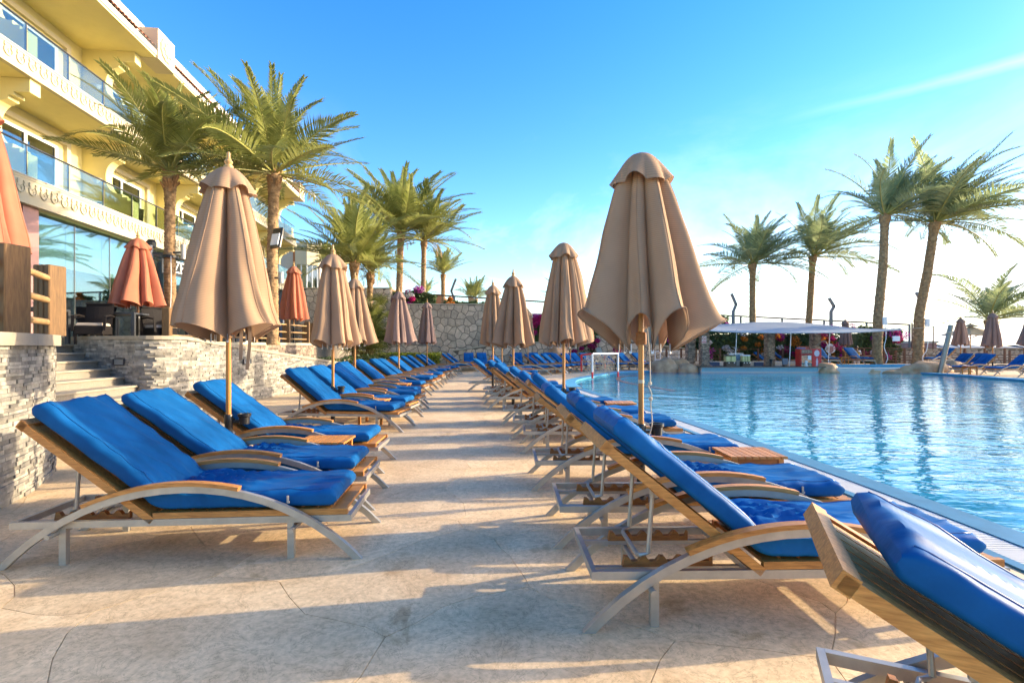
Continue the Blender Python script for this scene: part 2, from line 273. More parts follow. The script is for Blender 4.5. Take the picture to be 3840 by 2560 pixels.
# ------------------------------------------------------------------ mesh helpers
class MB:
    """collects vertices and faces, then links them as one mesh object"""
    def __init__(s): s.v = []; s.f = []; s.mi = []; s.cur = 0; s.uv = None
    def add(s, vs, fs):
        b = len(s.v); s.v += [tuple(v) for v in vs]; s.f += [tuple(i + b for i in f) for f in fs]; s.mi += [s.cur] * len(fs); return s
    def box(s, a, b):
        (x0, y0, z0), (x1, y1, z1) = a, b
        return s.add([(x0,y0,z0),(x1,y0,z0),(x1,y1,z0),(x0,y1,z0),(x0,y0,z1),(x1,y0,z1),(x1,y1,z1),(x0,y1,z1)],
                     [(0,3,2,1),(4,5,6,7),(0,1,5,4),(1,2,6,5),(2,3,7,6),(3,0,4,7)])
    def cbox(s, c, d): return s.box([c[i]-d[i]/2 for i in range(3)], [c[i]+d[i]/2 for i in range(3)])
    def bevbox(s, a, b, e):
        """box with its four upright and top edges eased"""
        (x0, y0, z0), (x1, y1, z1) = a, b
        def ring(i, z): return [(x0+i,y0+e,z),(x0+e,y0+i,z),(x1-e,y0+i,z),(x1-i,y0+e,z),(x1-i,y1-e,z),(x1-e,y1-i,z),(x0+e,y1-i,z),(x0+i,y1-e,z)]
        vs = ring(0, z0) + ring(0, z1-e) + [((x0+x1)/2+(x-(x0+x1)/2)*(1-2*e/max(x1-x0,1e-6)), (y0+y1)/2+(y-(y0+y1)/2)*(1-2*e/max(y1-y0,1e-6)), z1) for x,y,_ in ring(0, z1)]
        fs = [tuple(range(7,-1,-1)), tuple(range(16,24))]
        for k in (0, 8):
            for i in range(8): fs.append((k+i, k+(i+1)%8, k+8+(i+1)%8, k+8+i))
        return s.add(vs, fs)
    def beam(s, p, q, w, h, up=(0,0,1)):
        p, q = Vector(p), Vector(q); t = (q-p).normalized(); sd = t.cross(Vector(up))
        sd = sd.normalized() if sd.length > 1e-6 else Vector((1,0,0)); u = sd.cross(t).normalized()
        c = [(-1,-1),(1,-1),(1,1),(-1,1)]
        vs = [e + sd*(a*w/2) + u*(b*h/2) for e in (p, q) for a, b in c]
        return s.add(vs, [(3,2,1,0),(4,5,6,7),(0,1,5,4),(1,2,6,5),(2,3,7,6),(3,0,4,7)])
    def ribbon(s, pts, ups, w, h):
        """square-section bar swept along pts; ups[i] is the thickness direction"""
        n = len(pts); vs = []
        for i in range(n):
            p = Vector(pts[i]); t = (Vector(pts[min(i+1,n-1)]) - Vector(pts[max(i-1,0)])).normalized(); u = Vector(ups[i]).normalized(); sd = t.cross(u).normalized()
            for a, b in ((-1,-1),(1,-1),(1,1),(-1,1)): vs.append(p + sd*(a*w/2) + u*(b*h/2))
        fs = [(3,2,1,0), tuple(4*(n-1)+k for k in range(4))]
        for i in range(n-1):
            for k in range(4): fs.append((4*i+k, 4*i+(k+1)%4, 4*i+4+(k+1)%4, 4*i+4+k))
        return s.add(vs, fs)
    def tube(s, pts, r, n=8, closed=False):
        P = [Vector(p) for p in pts]; m = len(P); rs = r if isinstance(r, (list, tuple)) else [r]*m; vs = []
        ref = Vector((0,0,1)) if abs((P[-1]-P[0]).normalized().z) < 0.9 else Vector((1,0,0))
        for i in range(m):
            t = (P[min(i+1,m-1)] - P[max(i-1,0)]).normalized(); a = t.cross(ref).normalized(); b = t.cross(a)
            for k in range(n): vs.append(P[i] + a*(rs[i]*math.cos(2*PI*k/n)) + b*(rs[i]*math.sin(2*PI*k/n)))
        fs = [tuple(range(n)), tuple(range(n*m-1, n*(m-1)-1, -1))]
        for i in range(m-1):
            for k in range(n): fs.append((n*i+k, n*i+n+k, n*i+n+(k+1)%n, n*i+(k+1)%n))
        return s.add(vs, fs)
    def lathe(s, prof, n=16, c=(0,0,0)):
        """prof: (r, z) pairs"""
        vs = [(c[0]+r*math.cos(2*PI*k/n), c[1]+r*math.sin(2*PI*k/n), c[2]+z) for r, z in prof for k in range(n)]
        m = len(prof); fs = [tuple(range(n-1,-1,-1)), tuple(range(n*(m-1), n*m))]
        for i in range(m-1):
            for k in range(n): fs.append((n*i+k, n*i+(k+1)%n, n*i+n+(k+1)%n, n*i+n+k))
        return s.add(vs, fs)
    def prism(s, poly, fn, d0, d1):
        """poly 2-D outline; fn(u, v, d) -> 3-D point"""
        n = len(poly); vs = [fn(u, v, d0) for u, v in poly] + [fn(u, v, d1) for u, v in poly]
        tri = tessellate_polygon([[Vector((u, v, 0)) for u, v in poly]])
        fs = [tuple(t) for t in tri] + [tuple(n+i for i in reversed(t)) for t in tri]
        for i in range(n): j = (i+1) % n; fs.append((i, i+n, j+n, j))
        return s.add(vs, fs)
    def grid(s, rows, cols, fn, closed=False):
        vs = [fn(i, j) for i in range(rows) for j in range(cols)]; fs = []
        for i in range(rows-1):
            for j in range(cols if closed else cols-1):
                k = (j+1) % cols; fs.append((i*cols+j, i*cols+k, (i+1)*cols+k, (i+1)*cols+j))
        return s.add(vs, fs)
    def mesh(s, name, mats, smooth=False, recalc=True):
        me = bpy.data.meshes.new(name); me.from_pydata(s.v, [], s.f)
        for m in (mats if isinstance(mats, (list, tuple)) else [mats]): me.materials.append(m)
        if any(s.mi): me.polygons.foreach_set('material_index', s.mi)
        if recalc:
            bm = bmesh.new(); bm.from_mesh(me); bmesh.ops.recalc_face_normals(bm, faces=bm.faces); bm.to_mesh(me); bm.free()
        if smooth:
            me.polygons.foreach_set('use_smooth', [True]*len(me.polygons))
            if smooth != 'all': me.set_sharp_from_angle(angle=R(40))
        me.update(); return me
    def build(s, name, mats, parent=None, smooth=False, loc=(0,0,0), rot=None, recalc=True): return put(name, s.mesh(name, mats, smooth, recalc), parent, loc, rot)
def put(name, me, parent=None, loc=(0,0,0), rot=None, scale=None):
    o = bpy.data.objects.new(name, me); COL.objects.link(o)
    if parent: o.parent = parent
    o.location = loc
    if rot: o.rotation_euler = rot
    if scale: o.scale = scale if hasattr(scale, '__len__') else (scale,)*3
    return o
def tag(o, label=None, cat=None, group=None, kind=None):
    for k, v in (('label', label), ('category', cat), ('group', group), ('kind', kind)):
        if v: o[k] = v
    return o
def empty(name, loc, rz=0.0, label=None, cat=None, group=None, kind=None):
    o = bpy.data.objects.new(name, None); COL.objects.link(o); o.location = loc; o.rotation_euler = (0, 0, rz); o.empty_display_size = 0.2
    return tag(o, label, cat, group, kind)
def dup(root, loc, rz, label, group=None, scale=None):
    """copy of a thing with copies of its parts and their sub-parts; meshes are shared"""
    r = root.copy(); COL.objects.link(r); r.location = loc; r.rotation_euler = (0, 0, rz); r['label'] = label
    if group: r['group'] = group
    if scale: r.scale = (scale,)*3
    def kids(src, dst):
        for ch in list(src.children):
            c = ch.copy(); COL.objects.link(c); c.parent = dst; kids(ch, c)
    kids(root, r); return r
def solid(name, me_or_mb, mats, label, cat, group=None, loc=(0,0,0), rz=0, smooth=False):
    o = me_or_mb.build(name, mats, None, smooth, loc, (0,0,rz)); return tag(o, label, cat, group)
def struct(name, mb, mats, smooth=False, kind='structure'):
    return tag(mb.build(name, mats, None, smooth), kind=kind)
def lerp(a, b, t): return a + (b-a)*t
def along(pts):
    """polyline sampler: returns total length and f(s) -> (point, tangent)"""
    P = [Vector((*p[:2], 0)) for p in pts]; L = [0]
    for i in range(1, len(P)): L.append(L[-1] + (P[i]-P[i-1]).length)
    def f(s):
        s = max(0, min(L[-1], s))
        for i in range(1, len(P)):
            if s <= L[i] + 1e-9:
                t = (P[i]-P[i-1]).normalized(); return P[i-1] + t*(s-L[i-1]), t
        return P[-1], (P[-1]-P[-2]).normalized()
    return L[-1], f
def smooth_pts(pts, n=8):
    """Catmull-Rom through 2-D points"""
    P = [Vector(p) for p in pts]; P = [P[0]*2-P[1]] + P + [P[-1]*2-P[-2]]; out = []
    for i in range(1, len(P)-2):
        a, b, c, d = P[i-1], P[i], P[i+1], P[i+2]
        for k in range(n):
            t = k/n; out.append(0.5*((2*b) + (c-a)*t + (2*a-5*b+4*c-d)*t*t + (3*b-a-3*c+d)*t**3))
    out.append(P[-2]); return [tuple(p) for p in out]
def offset_line(pts, d):
    out = []; n = len(pts)
    for i in range(n):
        a = Vector(pts[max(i-1,0)][:2]); b = Vector(pts[min(i+1,n-1)][:2]); t = (b-a).normalized(); out.append((pts[i][0]+t.y*d, pts[i][1]-t.x*d))
    return out
def voronoi(rect, step, rng, jit=0.42):
    """convex cells of a jittered grid clipped to rect (x0, y0, x1, y1)"""
    x0, y0, x1, y1 = rect; nx = max(1, round((x1-x0)/step)); ny = max(1, round((y1-y0)/step)); S = {}
    for i in range(-1, nx+1):
        for j in range(-1, ny+1):
            S[i, j] = Vector((x0+(i+.5+(0.5 if j % 2 else 0)*0.8+rng.uniform(-jit, jit))*(x1-x0)/nx, y0+(j+.5+rng.uniform(-jit, jit))*(y1-y0)/ny))
    cells = []
    for (i, j), p in S.items():
        poly = [Vector((x0,y0)), Vector((x1,y0)), Vector((x1,y1)), Vector((x0,y1))]
        for di in range(-2, 3):
            for dj in range(-2, 3):
                q = S.get((i+di, j+dj))
                if q is None or (di == 0 and dj == 0): continue
                m = (p+q)/2; nrm = q-p; new = []
                for k in range(len(poly)):
                    a, b = poly[k], poly[(k+1) % len(poly)]; da, db = (a-m).dot(nrm), (b-m).dot(nrm)
                    if da <= 0: new.append(a)
                    if (da < 0 < db) or (db < 0 < da): new.append(a + (b-a)*(da/(da-db)))
                poly = new
                if not poly: break
            if not poly: break
        if len(poly) >= 3: cells.append((p, poly))
    return cells
def inset(poly, d):
    c = sum(poly, Vector((0, 0)))/len(poly); out = []
    n = len(poly)
    for i in range(n):
        a, b, e = poly[i-1], poly[i], poly[(i+1) % n]
        t1 = (b-a); t2 = (e-b)
        if t1.length < 1e-5 or t2.length < 1e-5: continue
        t1.normalize(); t2.normalize(); n1 = Vector((-t1.y, t1.x)); n2 = Vector((-t2.y, t2.x)); k = n1+n2
        if k.length < 1e-3: continue
        k.normalize(); out.append(b + k*(d/max(0.45, k.dot(n1))))
    return out
def area(poly): return 0.5*sum(poly[i].x*poly[(i+1) % len(poly)].y - poly[(i+1) % len(poly)].x*poly[i].y for i in range(len(poly)))
ORD = "first second third fourth fifth sixth seventh eighth ninth tenth eleventh twelfth thirteenth fourteenth fifteenth sixteenth seventeenth".split()
# ------------------------------------------------------------------ pool outline, deck and ground
# pool edge, from behind the camera along the loungers, round the far end to the bar, the rocks and the right-hand shore
EDGE = smooth_pts([(3.95,-9),(3.95,-3),(3.92,2),(3.9,5),(3.72,7.6),(3.5,10),(3.1,13),(2.6,16.5),(2.42,19.3),(2.75,22),(3.8,24.6),(5.0,27),(6.4,29.4),(8.8,31.0),(11.0,31.4),(13.6,31.4),(17.5,31.2),(20.5,30.4),(22.4,29.6),(22.9,27),(22.6,24),(22.3,20),(22.3,10),(22.3,-9)], 5)
mb = MB(); mb.add([(-900,-300,-0.45),(900,-300,-0.45),(900,1200,-0.45),(-900,1200,-0.45)], [(0,1,2,3)])
struct('ground', mb, M['sand'])
mb = MB(); mb.add([(60,90,-0.38),(2500,90,-0.38),(2500,2600,-0.38),(60,2600,-0.38)], [(0,1,2,3)])
seam = pm("sea_water", (0.05, 0.16, 0.24), 0.15, var=0.1); struct('sea', mb, seam)
# deck: everything round the pool, one sheet with a hole
outer = [(-14,-9)] + [p for p in EDGE] + [(34,-9),(34,34),(13,34),(13,38.6),(-14,38.6)]
def flat_poly(mb, pts, z):
    tri = tessellate_polygon([[Vector((*p, 0)) for p in pts]]); mb.add([(*p, z) for p in pts], [tuple(t) for t in tri])
mb = MB(); flat_poly(mb, outer, -0.007)
struct('deck_base', mb, M['pave_base'])
mb = MB(); flat_poly(mb, EDGE, -0.075); struct('pool_water', mb, M['water'])
# pool wall below the deck
mb = MB(); n = len(EDGE)
for i in range(n-1): a, b = EDGE[i], EDGE[i+1]; mb.add([(*a,-0.4),(*b,-0.4),(*b,-0.02),(*a,-0.02)], [(0,1,2,3)])
struct('pool_wall', mb, M['pooltile'])
def strip(name, line, d0, d1, z, mat, zb=None):
    a, b = offset_line(line, d0), offset_line(line, d1); mb = MB(); zb = z-0.06 if zb is None else zb
    n = len(line)
    vs = [(*p, z) for p in a] + [(*p, z) for p in b] + [(*p, zb) for p in a] + [(*p, zb) for p in b]; fs = []
    for i in range(n-1): fs += [(i,i+1,n+i+1,n+i),(i,i+1,2*n+i+1,2*n+i),(n+i,n+i+1,3*n+i+1,3*n+i)]
    mb.add(vs, fs); return struct(name, mb, mat)
NEAR = [p for p in EDGE if p[1] > -4 and p[0] < 4.2 and p[1] < 18]
strip('pool_coping', NEAR, -0.24, 0.03, 0.012, M['coping'])
strip('drain_channel', NEAR, -0.53, -0.24, -0.008, M['grate_dark'])
strip('coping_border', NEAR, -0.62, -0.53, 0.010, M['coping'])
far_line = [p for p in EDGE if not (p[1] < 18 and p[0] < 5)]
strip('pool_coping', far_line, -0.42, 0.05, 0.016, M['coping_light'])
# overflow grating: short white bars across the channel
Ln, fn_ = along(NEAR); mb = MB(); s = 0
while s < Ln:
    p, t = fn_(s); nn = Vector((-t.y, t.x, 0)); a = p + nn*0.245; b = p + nn*0.525
    mb.beam((a.x,a.y,-0.002), (b.x,b.y,-0.002), 0.022, 0.012); s += 0.034
tag(mb.build('overflow_grating', M['grate']), kind='stuff')
# paving: big irregular flagstones with wavering joints, each its own stone
rng = random.Random(11)
PAV = empty('paving', (0,0,0), kind='structure')
def wav(p):
    k = 0.30; q = Vector((p.x*0.9, p.y*0.9, 3.1)); r = Vector((p.x*2.6, p.y*2.6, 7.7))
    return Vector((p.x + k*noise.noise(q) + 0.07*noise.noise(r), p.y + k*noise.noise(q+Vector((31,7,2))) + 0.07*noise.noise(r+Vector((5,17,1)))))
def edge_x(y):
    best = 1e9; ex = 3.3
    for q in NEAR:
        if abs(q[1]-y) < best: best = abs(q[1]-y); ex = q[0]
    return ex - 0.66
for c, poly in voronoi((-5.6, 0.4, 3.6, 22.5), 1.18, rng, 0.46):
    pts = []
    for i in range(len(poly)):
        a, b = poly[i], poly[(i+1) % len(poly)]; k = max(2, int((b-a).length/0.16))
        for j in range(k): pts.append(wav(a + (b-a)*(j/k)))
    if area(pts) < 0.05: continue
    pts = inset(pts, 0.0023)
    pts = [Vector((min(p.x, edge_x(p.y)), p.y)) for p in pts]
    if len(pts) < 4 or area(pts) < 0.03: continue
    n = len(pts); m = MB(); mid = sum(pts, Vector((0,0)))/n
    tri = tessellate_polygon([[Vector((*p, 0)) for p in pts]])
    m.add([(*p, 0) for p in pts] + [(*p, -0.008) for p in pts], [t if (pts[t[1]]-pts[t[0]]).cross(pts[t[2]]-pts[t[0]]) > 0 else (t[0],t[2],t[1]) for t in (tuple(x) for x in tri)] + [(i, i+n, (i+1) % n+n, (i+1) % n) for i in range(n)])
    m.build('paving_stone', M['pave'], PAV, recalc=False)
# raised deck beyond the rocks with the upper pool
mb = MB(); mb.box((17.6,31.9,-0.4),(40,34.2,0.32)); struct('upper_deck', mb, M['pave_base'])
mb = MB(); flat_poly(mb, [(18.0,29.95),(24.6,29.5),(25.2,31.95),(17.8,31.95)], 0.22); struct('upper_pool_water', mb, M['water'])
strip('upper_pool_edge', [(17.8,29.9),(19.5,29.55),(21.5,29.45),(23.2,29.55),(25.0,29.4)], -0.05, 0.22, 0.235, M['white_wall'], zb=-0.1)
strip('upper_pool_coping', [(17.8,31.95),(21,31.9),(25.6,31.85)], -0.16, 0.16, 0.345, M['coping_light'], zb=0.2)
# grounds behind the deck rising to the street, and the low coast beyond
mb = MB(); mb.box((-60,38.6,-0.5),(13,140,3.6)); struct('upper_ground', mb, M['sand'])
mb = MB(); mb.box((13,39.2,-0.5),(46,52,1.0)); struct('garden_ground', mb, M['sand'])
mb = MB()
for i in range(40):
    x = 90+i*22; h = 5+7*noise.noise(Vector((i*0.21, 2, 1)))
    mb.add([(x,700,-1),(x+30,700,-1),(x+30,720,h*0.8),(x,720,h),(x,760,-1),(x+30,760,-1)], [(0,1,2,3),(3,2,5,4)])
struct('hills', mb, pm("far_hills", (0.22,0.25,0.27), 0.95))
# ------------------------------------------------------------------ sun loungers
# local frame: x from the head end (0) to the foot end (2.15), y across (0 .. 0.66), z up
HX, HZ, TILT = 0.82, 0.315, R(39)
BU = Vector((-math.cos(TILT), 0, math.sin(TILT))); BN = Vector((math.sin(TILT), 0, math.cos(TILT)))
def bp_(s, y, n): p = Vector((HX, 0, HZ)) + BU*s + BN*n; return (p.x, y, p.z)
def arc_pts(a0, a1, n, extra=0.0):
    Rr = 1.576; cx, cz = 1.09, 0.52-Rr; ha = math.asin(1.17/Rr); out = []; ups = []
    for i in range(n+1):
        t = -ha + (a0 + (a1-a0)*i/n)*2*ha; d = Vector((math.sin(t), 0, math.cos(t))); out.append(Vector((cx, 0, cz)) + d*(Rr+extra-0.022)); ups.append(d)
    return out, ups
def arc_mesh(name, y, w=0.038):
    p, u = arc_pts(0, 1, 20); return MB().ribbon([q + Vector((0, y, 0)) for q in p], u, w, 0.045).mesh(name, M['alu'])
def arm_mesh(name, y):
    p, u = arc_pts(0.255, 0.635, 12, 0.036); return MB().ribbon([q + Vector((0, y, 0)) for q in p], u, 0.058, 0.026).mesh(name, M['teak'])
def rack_mesh(name, y):
    prof = [(0.16, 0.262)]; x = 0.16
    for k in range(5): prof += [(x+0.01, 0.318), (x+0.032, 0.315), (x+0.05, 0.290), (x+0.085, 0.292)]; x += 0.098
    prof += [(x, 0.318), (x, 0.262)]
    return MB().prism(prof, lambda u, v, d: (u, y+d, v), -0.016, 0.016).mesh(name, M['teak_dark'])
def frame_mesh():
    m = MB()
    for y in (0.0, 0.63): m.box((0, y, 0.245), (2.15, y+0.03, 0.290))
    m.box((-0.028, 0, 0.246), (0, 0.66, 0.289)); m.box((2.15, 0, 0.246), (2.178, 0.66, 0.289)); m.box((0.80, 0.03, 0.25), (0.835, 0.63, 0.285)); m.box((1.4, 0.03, 0.25), (1.435, 0.63, 0.285))
    for y in (0.135, 0.505): m.box((0, y-0.012, 0.238), (0.80, y+0.012, 0.262))
    for x in (0.27, 1.80): m.tube([(x, -0.085, 0.215), (x, 0.745, 0.215)], 0.0165, 8)
    return m.mesh("lounger_frame", M['alu'])
def prop_mesh():
    pts = [bp_(0.60, 0.12, -0.045), (0.30, 0.125, 0.335), (0.262, 0.14, 0.318), (0.25, 0.17, 0.314), (0.25, 0.49, 0.314), (0.262, 0.52, 0.318), (0.30, 0.535, 0.335), bp_(0.60, 0.54, -0.045)]
    m = MB().tube(pts, 0.0125, 8)
    for y in (0.12, 0.54): m.cbox(bp_(0.60, y, -0.035), (0.04, 0.018, 0.05))
    return m.mesh("prop_bar", M['alu'])
def backboard_mesh(y):
    m = MB()
    for y in (y,):
        vs = [bp_(-0.06, y, -0.025), bp_(1.0, y, -0.025), bp_(1.0, y, 0.022), bp_(-0.06, y, 0.022)]
        vs += [(a, b+0.05, c) for a, b, c in vs]
        m.add(vs, [(0,1,2,3),(7,6,5,4),(0,4,5,1),(1,5,6,2),(2,6,7,3),(3,7,4,0)])
    return m.mesh("backrest_frame", M['teak'])
def bslat_mesh(s0, s1, y0, y1, n0, n1):
    vs = [bp_(s0, y0, n0), bp_(s1, y0, n0), bp_(s1, y1, n0), bp_(s0, y1, n0), bp_(s0, y0, n1), bp_(s1, y0, n1), bp_(s1, y1, n1), bp_(s0, y1, n1)]
    return MB().add(vs, [(0,3,2,1),(4,5,6,7),(0,1,5,4),(1,2,6,5),(2,3,7,6),(3,0,4,7)]).mesh("backrest_slat", M['teak'])
def mattress_mesh(seed, far=False, back=0.985, th=0.10):
    """one cushion folded at the hinge: a rounded section swept down the backrest and along the seat, with creases"""
    w = 0.63; NS = 22 if far else 96
    path = []
    seat = 1.22
    zseat = 0.345 + th/2; S = back + seat
    hx = HX + 0.03; hz = zseat + 0.01
    for i in range(NS):
        s = S*i/(NS-1)
        if s < back: p = Vector((hx, 0, hz)) + BU*(back-s) + BN*0.035; t = -BU
        else: p = Vector((hx + (s-back), 0, zseat)); t = Vector((1, 0, 0))
        path.append((s, p))
    # round the fold
    P = [p.copy() for _, p in path]
    for _ in range(2 if far else 9):
        Q = [p.copy() for p in P]
        for i in range(1, NS-1): Q[i] = (P[i-1]+P[i]*2+P[i+1])/4
        P = Q
    NTOP = 5 if far else 31; RING = []
    def rc(cx, cy, a0, a1, k): return [(cx+0.05*math.cos(R(a0+(a1-a0)*q/k)), cy+0.28*math.sin(R(a0+(a1-a0)*q/k))) for q in range(k+1)]
    kc = 2 if far else 4
    base = rc(0.45, 0.22, 0, 90, kc) + [(0.45-0.9*q/(NTOP+1), 0.5) for q in range(1, NTOP+1)] + rc(-0.45, 0.22, 90, 180, kc) + rc(-0.45, -0.22, 180, 270, kc) + [(-0.45+0.9*q/4, -0.5) for q in range(1, 4)] + rc(0.45, -0.22, 270, 360, kc)
    for y_, n_ in base:
        up_ = max(0.0, min(1.0, n_*2)); RING.append((y_, n_ + (0.10*(1-(y_/0.5)**2) if n_ > 0.2 else 0), up_, (1 if y_ > 0.46 else -1 if y_ < -0.46 else 0)))
    NK = len(RING)
    m = MB(); rows = []
    for i in range(NS):
        s = path[i][0]; t = (P[min(i+1, NS-1)]-P[max(i-1, 0)]).normalized(); nrm = Vector((-t.z, 0, t.x))
        if nrm.z < 0: nrm = -nrm
        e = min(s, S-s); k = min(1.0, (e/0.05)) ; endk = math.sqrt(max(0.0, 1-(1-k)**2)); endk = 0.35 + 0.65*endk; wk = 0.965 + 0.035*endk
        fold = math.exp(-((s-back)/0.10)**2); near = math.exp(-((s-back-0.18)/(0.40 if s > back+0.18 else 0.30))**2)
        row = []
        for j in range(NK):
            y0_, n0_, up_, side_ = RING[j]
            yy = y0_*w*wk; nn = n0_*th*endk
            if not far:
                y1_ = y0_*w
                cr = noise.noise(Vector((s*1.9, y1_*5, seed*3.1)))*0.010
                # long creases fanning out from the fold along the seat, shorter ones up the back
                q2 = Vector((s*1.5 + abs(y1_)*1.2, y1_*13 + s*2.2, seed*5.7)); rd = max(0, 1-abs(noise.noise(q2))*4.5)**1.3
                fan = near*(1.0 if s > back else 0.55)
                cr += rd*0.042*fan + noise.noise(Vector((s*3.1, y1_*22, seed*2.2)))*0.012*fan
                cr += noise.noise(Vector((s*19, y1_*4, seed)))*0.022*math.exp(-((s-back-0.02)/0.075)**2)
                rd2 = max(0, 1-abs(noise.noise(Vector((s*3.5-y1_*5, y1_*3, seed*7.7))))*4); cr += rd2*0.014
                nn += cr*up_
                yy += side_*(noise.noise(Vector((s*5, 9+side_, seed)))*0.014 + noise.noise(Vector((s*22, n0_*3, seed+side_)))*0.008*(0.3+near))
            nn -= fold*0.014*up_
            row.append((P[i].x + nrm.x*nn, yy+0.33, P[i].z + nrm.z*nn))
        rows.append(row)
    m.grid(NS, NK, lambda i, j: rows[i][j], closed=True)
    m.f.append(tuple(range(NK))); m.mi.append(0); b = (NS-1)*NK; m.f.append(tuple(b+k for k in range(NK-1, -1, -1))); m.mi.append(0)
    me = m.mesh("mattress", M['vinyl'], smooth=True)
    if far: return me
    sm_ = MB()
    for idx in (kc, 2*kc+NTOP-kc+0):
        pts = [Vector(rows[i][idx]) + Vector((0, 0, 0.001)) for i in range(1, NS-1)]; sm_.tube(pts[::2], 0.0042, 5)
    return me, sm_.mesh("piping", M['vinyl_seam'], smooth='all')
def zip_mesh(x): return MB().cbox((x, 0.006, 0.405), (0.012, 0.008, 0.045)).cbox((x+0.004, 0.003, 0.385), (0.018, 0.006, 0.014)).mesh("zip_pull", M['zip'])
def make_parts(nm=3, **kw): return dict(arcs=[arc_mesh("arch_leg", -0.03), arc_mesh("arch_leg", 0.69)], arms=[arm_mesh("armrest", -0.03), arm_mesh("armrest", 0.69)], racks=[rack_mesh("ratchet_rack", 0.135), rack_mesh("ratchet_rack", 0.505)],
          frame=frame_mesh(), prop=prop_mesh(), bframe=[backboard_mesh(0.0), backboard_mesh(0.61)], mats=[mattress_mesh(k+int(math.degrees(TILT))*5, **kw) for k in range(nm)], matf=[mattress_mesh(10+k, True) for k in range(2)],
          leg=MB().box((-0.022, -0.018, 0), (0.022, 0.018, 0.245)).mesh("leg", M['alu']), zip=zip_mesh(1.75),
          bslats=[bslat_mesh(-0.02, 0.955, 0.058+k*0.0935, 0.058+k*0.0935+0.079, -0.008, 0.012) for k in range(6)] ,
          btop=bslat_mesh(0.96, 1.012, 0.0, 0.66, -0.030, 0.030), brail=[bslat_mesh(s, s+0.05, 0.05, 0.61, -0.034, -0.010) for s in (0.1, 0.58)],
          srail=MB().box((-0.64, -0.016, 0), (0.64, 0.016, 0.040)).mesh("seat_rail", M['teak']), sslat=MB().box((-0.045, -0.314, 0), (0.045, 0.314, 0.022)).mesh("seat_slat", M['teak']))
def set_tilt(deg):
    global TILT, BU, BN
    TILT = R(deg); BU = Vector((-math.cos(TILT), 0, math.sin(TILT))); BN = Vector((math.sin(TILT), 0, math.cos(TILT)))
set_tilt(36.5); LM_LOW = make_parts(2)
set_tilt(38.5); LM_STD = make_parts(3)
def lounger(loc, rz, label, group, var=0, detail=2, LM=LM_STD):
    t = empty('sun_lounger', loc, rz, label, 'sun lounger', group)
    put('frame', LM['frame'], t)
    for m in LM['arcs']: put('arch_leg', m, t)
    for m in LM['arms']: put('armrest', m, t)
    bk = put('backrest', LM['btop'], t)
    for m in LM['bframe']: put('backrest_stile', m, bk)
    if detail >= 1:
        for m in LM['bslats']: put('backrest_slat', m, bk)
        for m in LM['brail']: put('backrest_rail', m, bk)
        for m in LM['racks']: put('ratchet_rack', m, t)
        put('prop_bar', LM['prop'], t)
        for x in (0.30, 1.77):
            for y in (0.02, 0.64): put('leg', LM['leg'], t, (x, y, 0))
    for y in (0.018, 0.642): put('seat_rail', LM['srail'], t, (1.51, y, 0.292))
    if detail >= 2:
        for k in range(12): put('seat_slat', LM['sslat'], t, (0.93+k*0.1055, 0.33, 0.306))
    else: put('seat_slat', LM['sslat'], t, (2.10, 0.33, 0.306))
    if detail >= 1:
        me, pip = LM['mats'][var % len(LM['mats'])]; mt = put('mattress', me, t); put('piping', pip, mt)
    else: mt = put('mattress', LM['matf'][var % 2], t)
    if detail >= 2: put('zip_pull', LM['zip'], mt)
    return t
GL = 'loungers of the row along the slate wall'; GR = 'loungers of the row along the pool edge'
# row along the wall: x of the foot end, distance of the near rail, turn in degrees
left = [(-1.14, 3.54, 4.5), (-1.33, 4.58, 4.0), (-1.57, 5.90, 2.0), (-1.94, 8.72, -6.5), (-1.99, 9.92, -5), (-2.07, 11.35, -3), (-2.25, 12.35, -3), (-2.52, 14.6, -3), (-2.62, 16.75, -2), (-2.60, 17.65, -2), (-2.66, 19.5, -2), (-2.78, 20.4, -2), (-2.86, 22.6, 0), (-2.78, 23.5, 0), (-2.79, 25.7, 0), (-2.72, 26.6, 0)]
notes = {0: 'frontmost blue lounger of the wall row, a shadow across its back', 1: 'second blue lounger of the wall row, close behind the frontmost', 2: 'third blue lounger of the wall row, just behind the nearest parasol', 3: 'fourth blue lounger of the wall row, first past the floor gap'}
for i, (xf, y, a) in enumerate(left):
    ca, sa = math.cos(R(a)), math.sin(R(a)); loc = (xf-2.15*ca, y-2.15*sa, 0)
    lab = notes.get(i, 'blue lounger by the slate wall, ' + (ORD[i] + ' from the front in its row' if i < len(left)-1 else 'last and farthest of its row'))
    lounger(loc, R(a), lab, GL, i, LM=LM_LOW if i in (1, 2, 5, 8, 9, 12) else LM_STD, detail=2 if i < 4 else (1 if i < 9 else 0))
right = [(0.44, 2.64, 1.3), (0.375, 3.72, 0.5), (0.266, 5.2, 0.5), (0.188, 7.0, 0), (0.04, 8.08, -1), (-0.14, 9.52, -2), (-0.50, 11.86, -3), (-0.66, 13.05, -4), (-0.78, 14.3, -4), (-1.38, 16.6, -4), (-1.00, 21.5, -4), (-1.12, 25.0, -4)]
rn = {0: 'nearest fully visible one, mattress deeply creased', 1: 'second from the front in the pool row', 2: 'third from the front past the parasol'}
for i, (x, y, a) in enumerate(right):
    lounger((x, y, 0), R(a), 'blue lounger with its head to the path, ' + rn.get(i, ORD[i] + ' from the front in the pool row'), GR, i+2, LM=LM_LOW if i in (2, 4, 7) else LM_STD, detail=2 if i < 4 else (1 if i < 9 else 0))
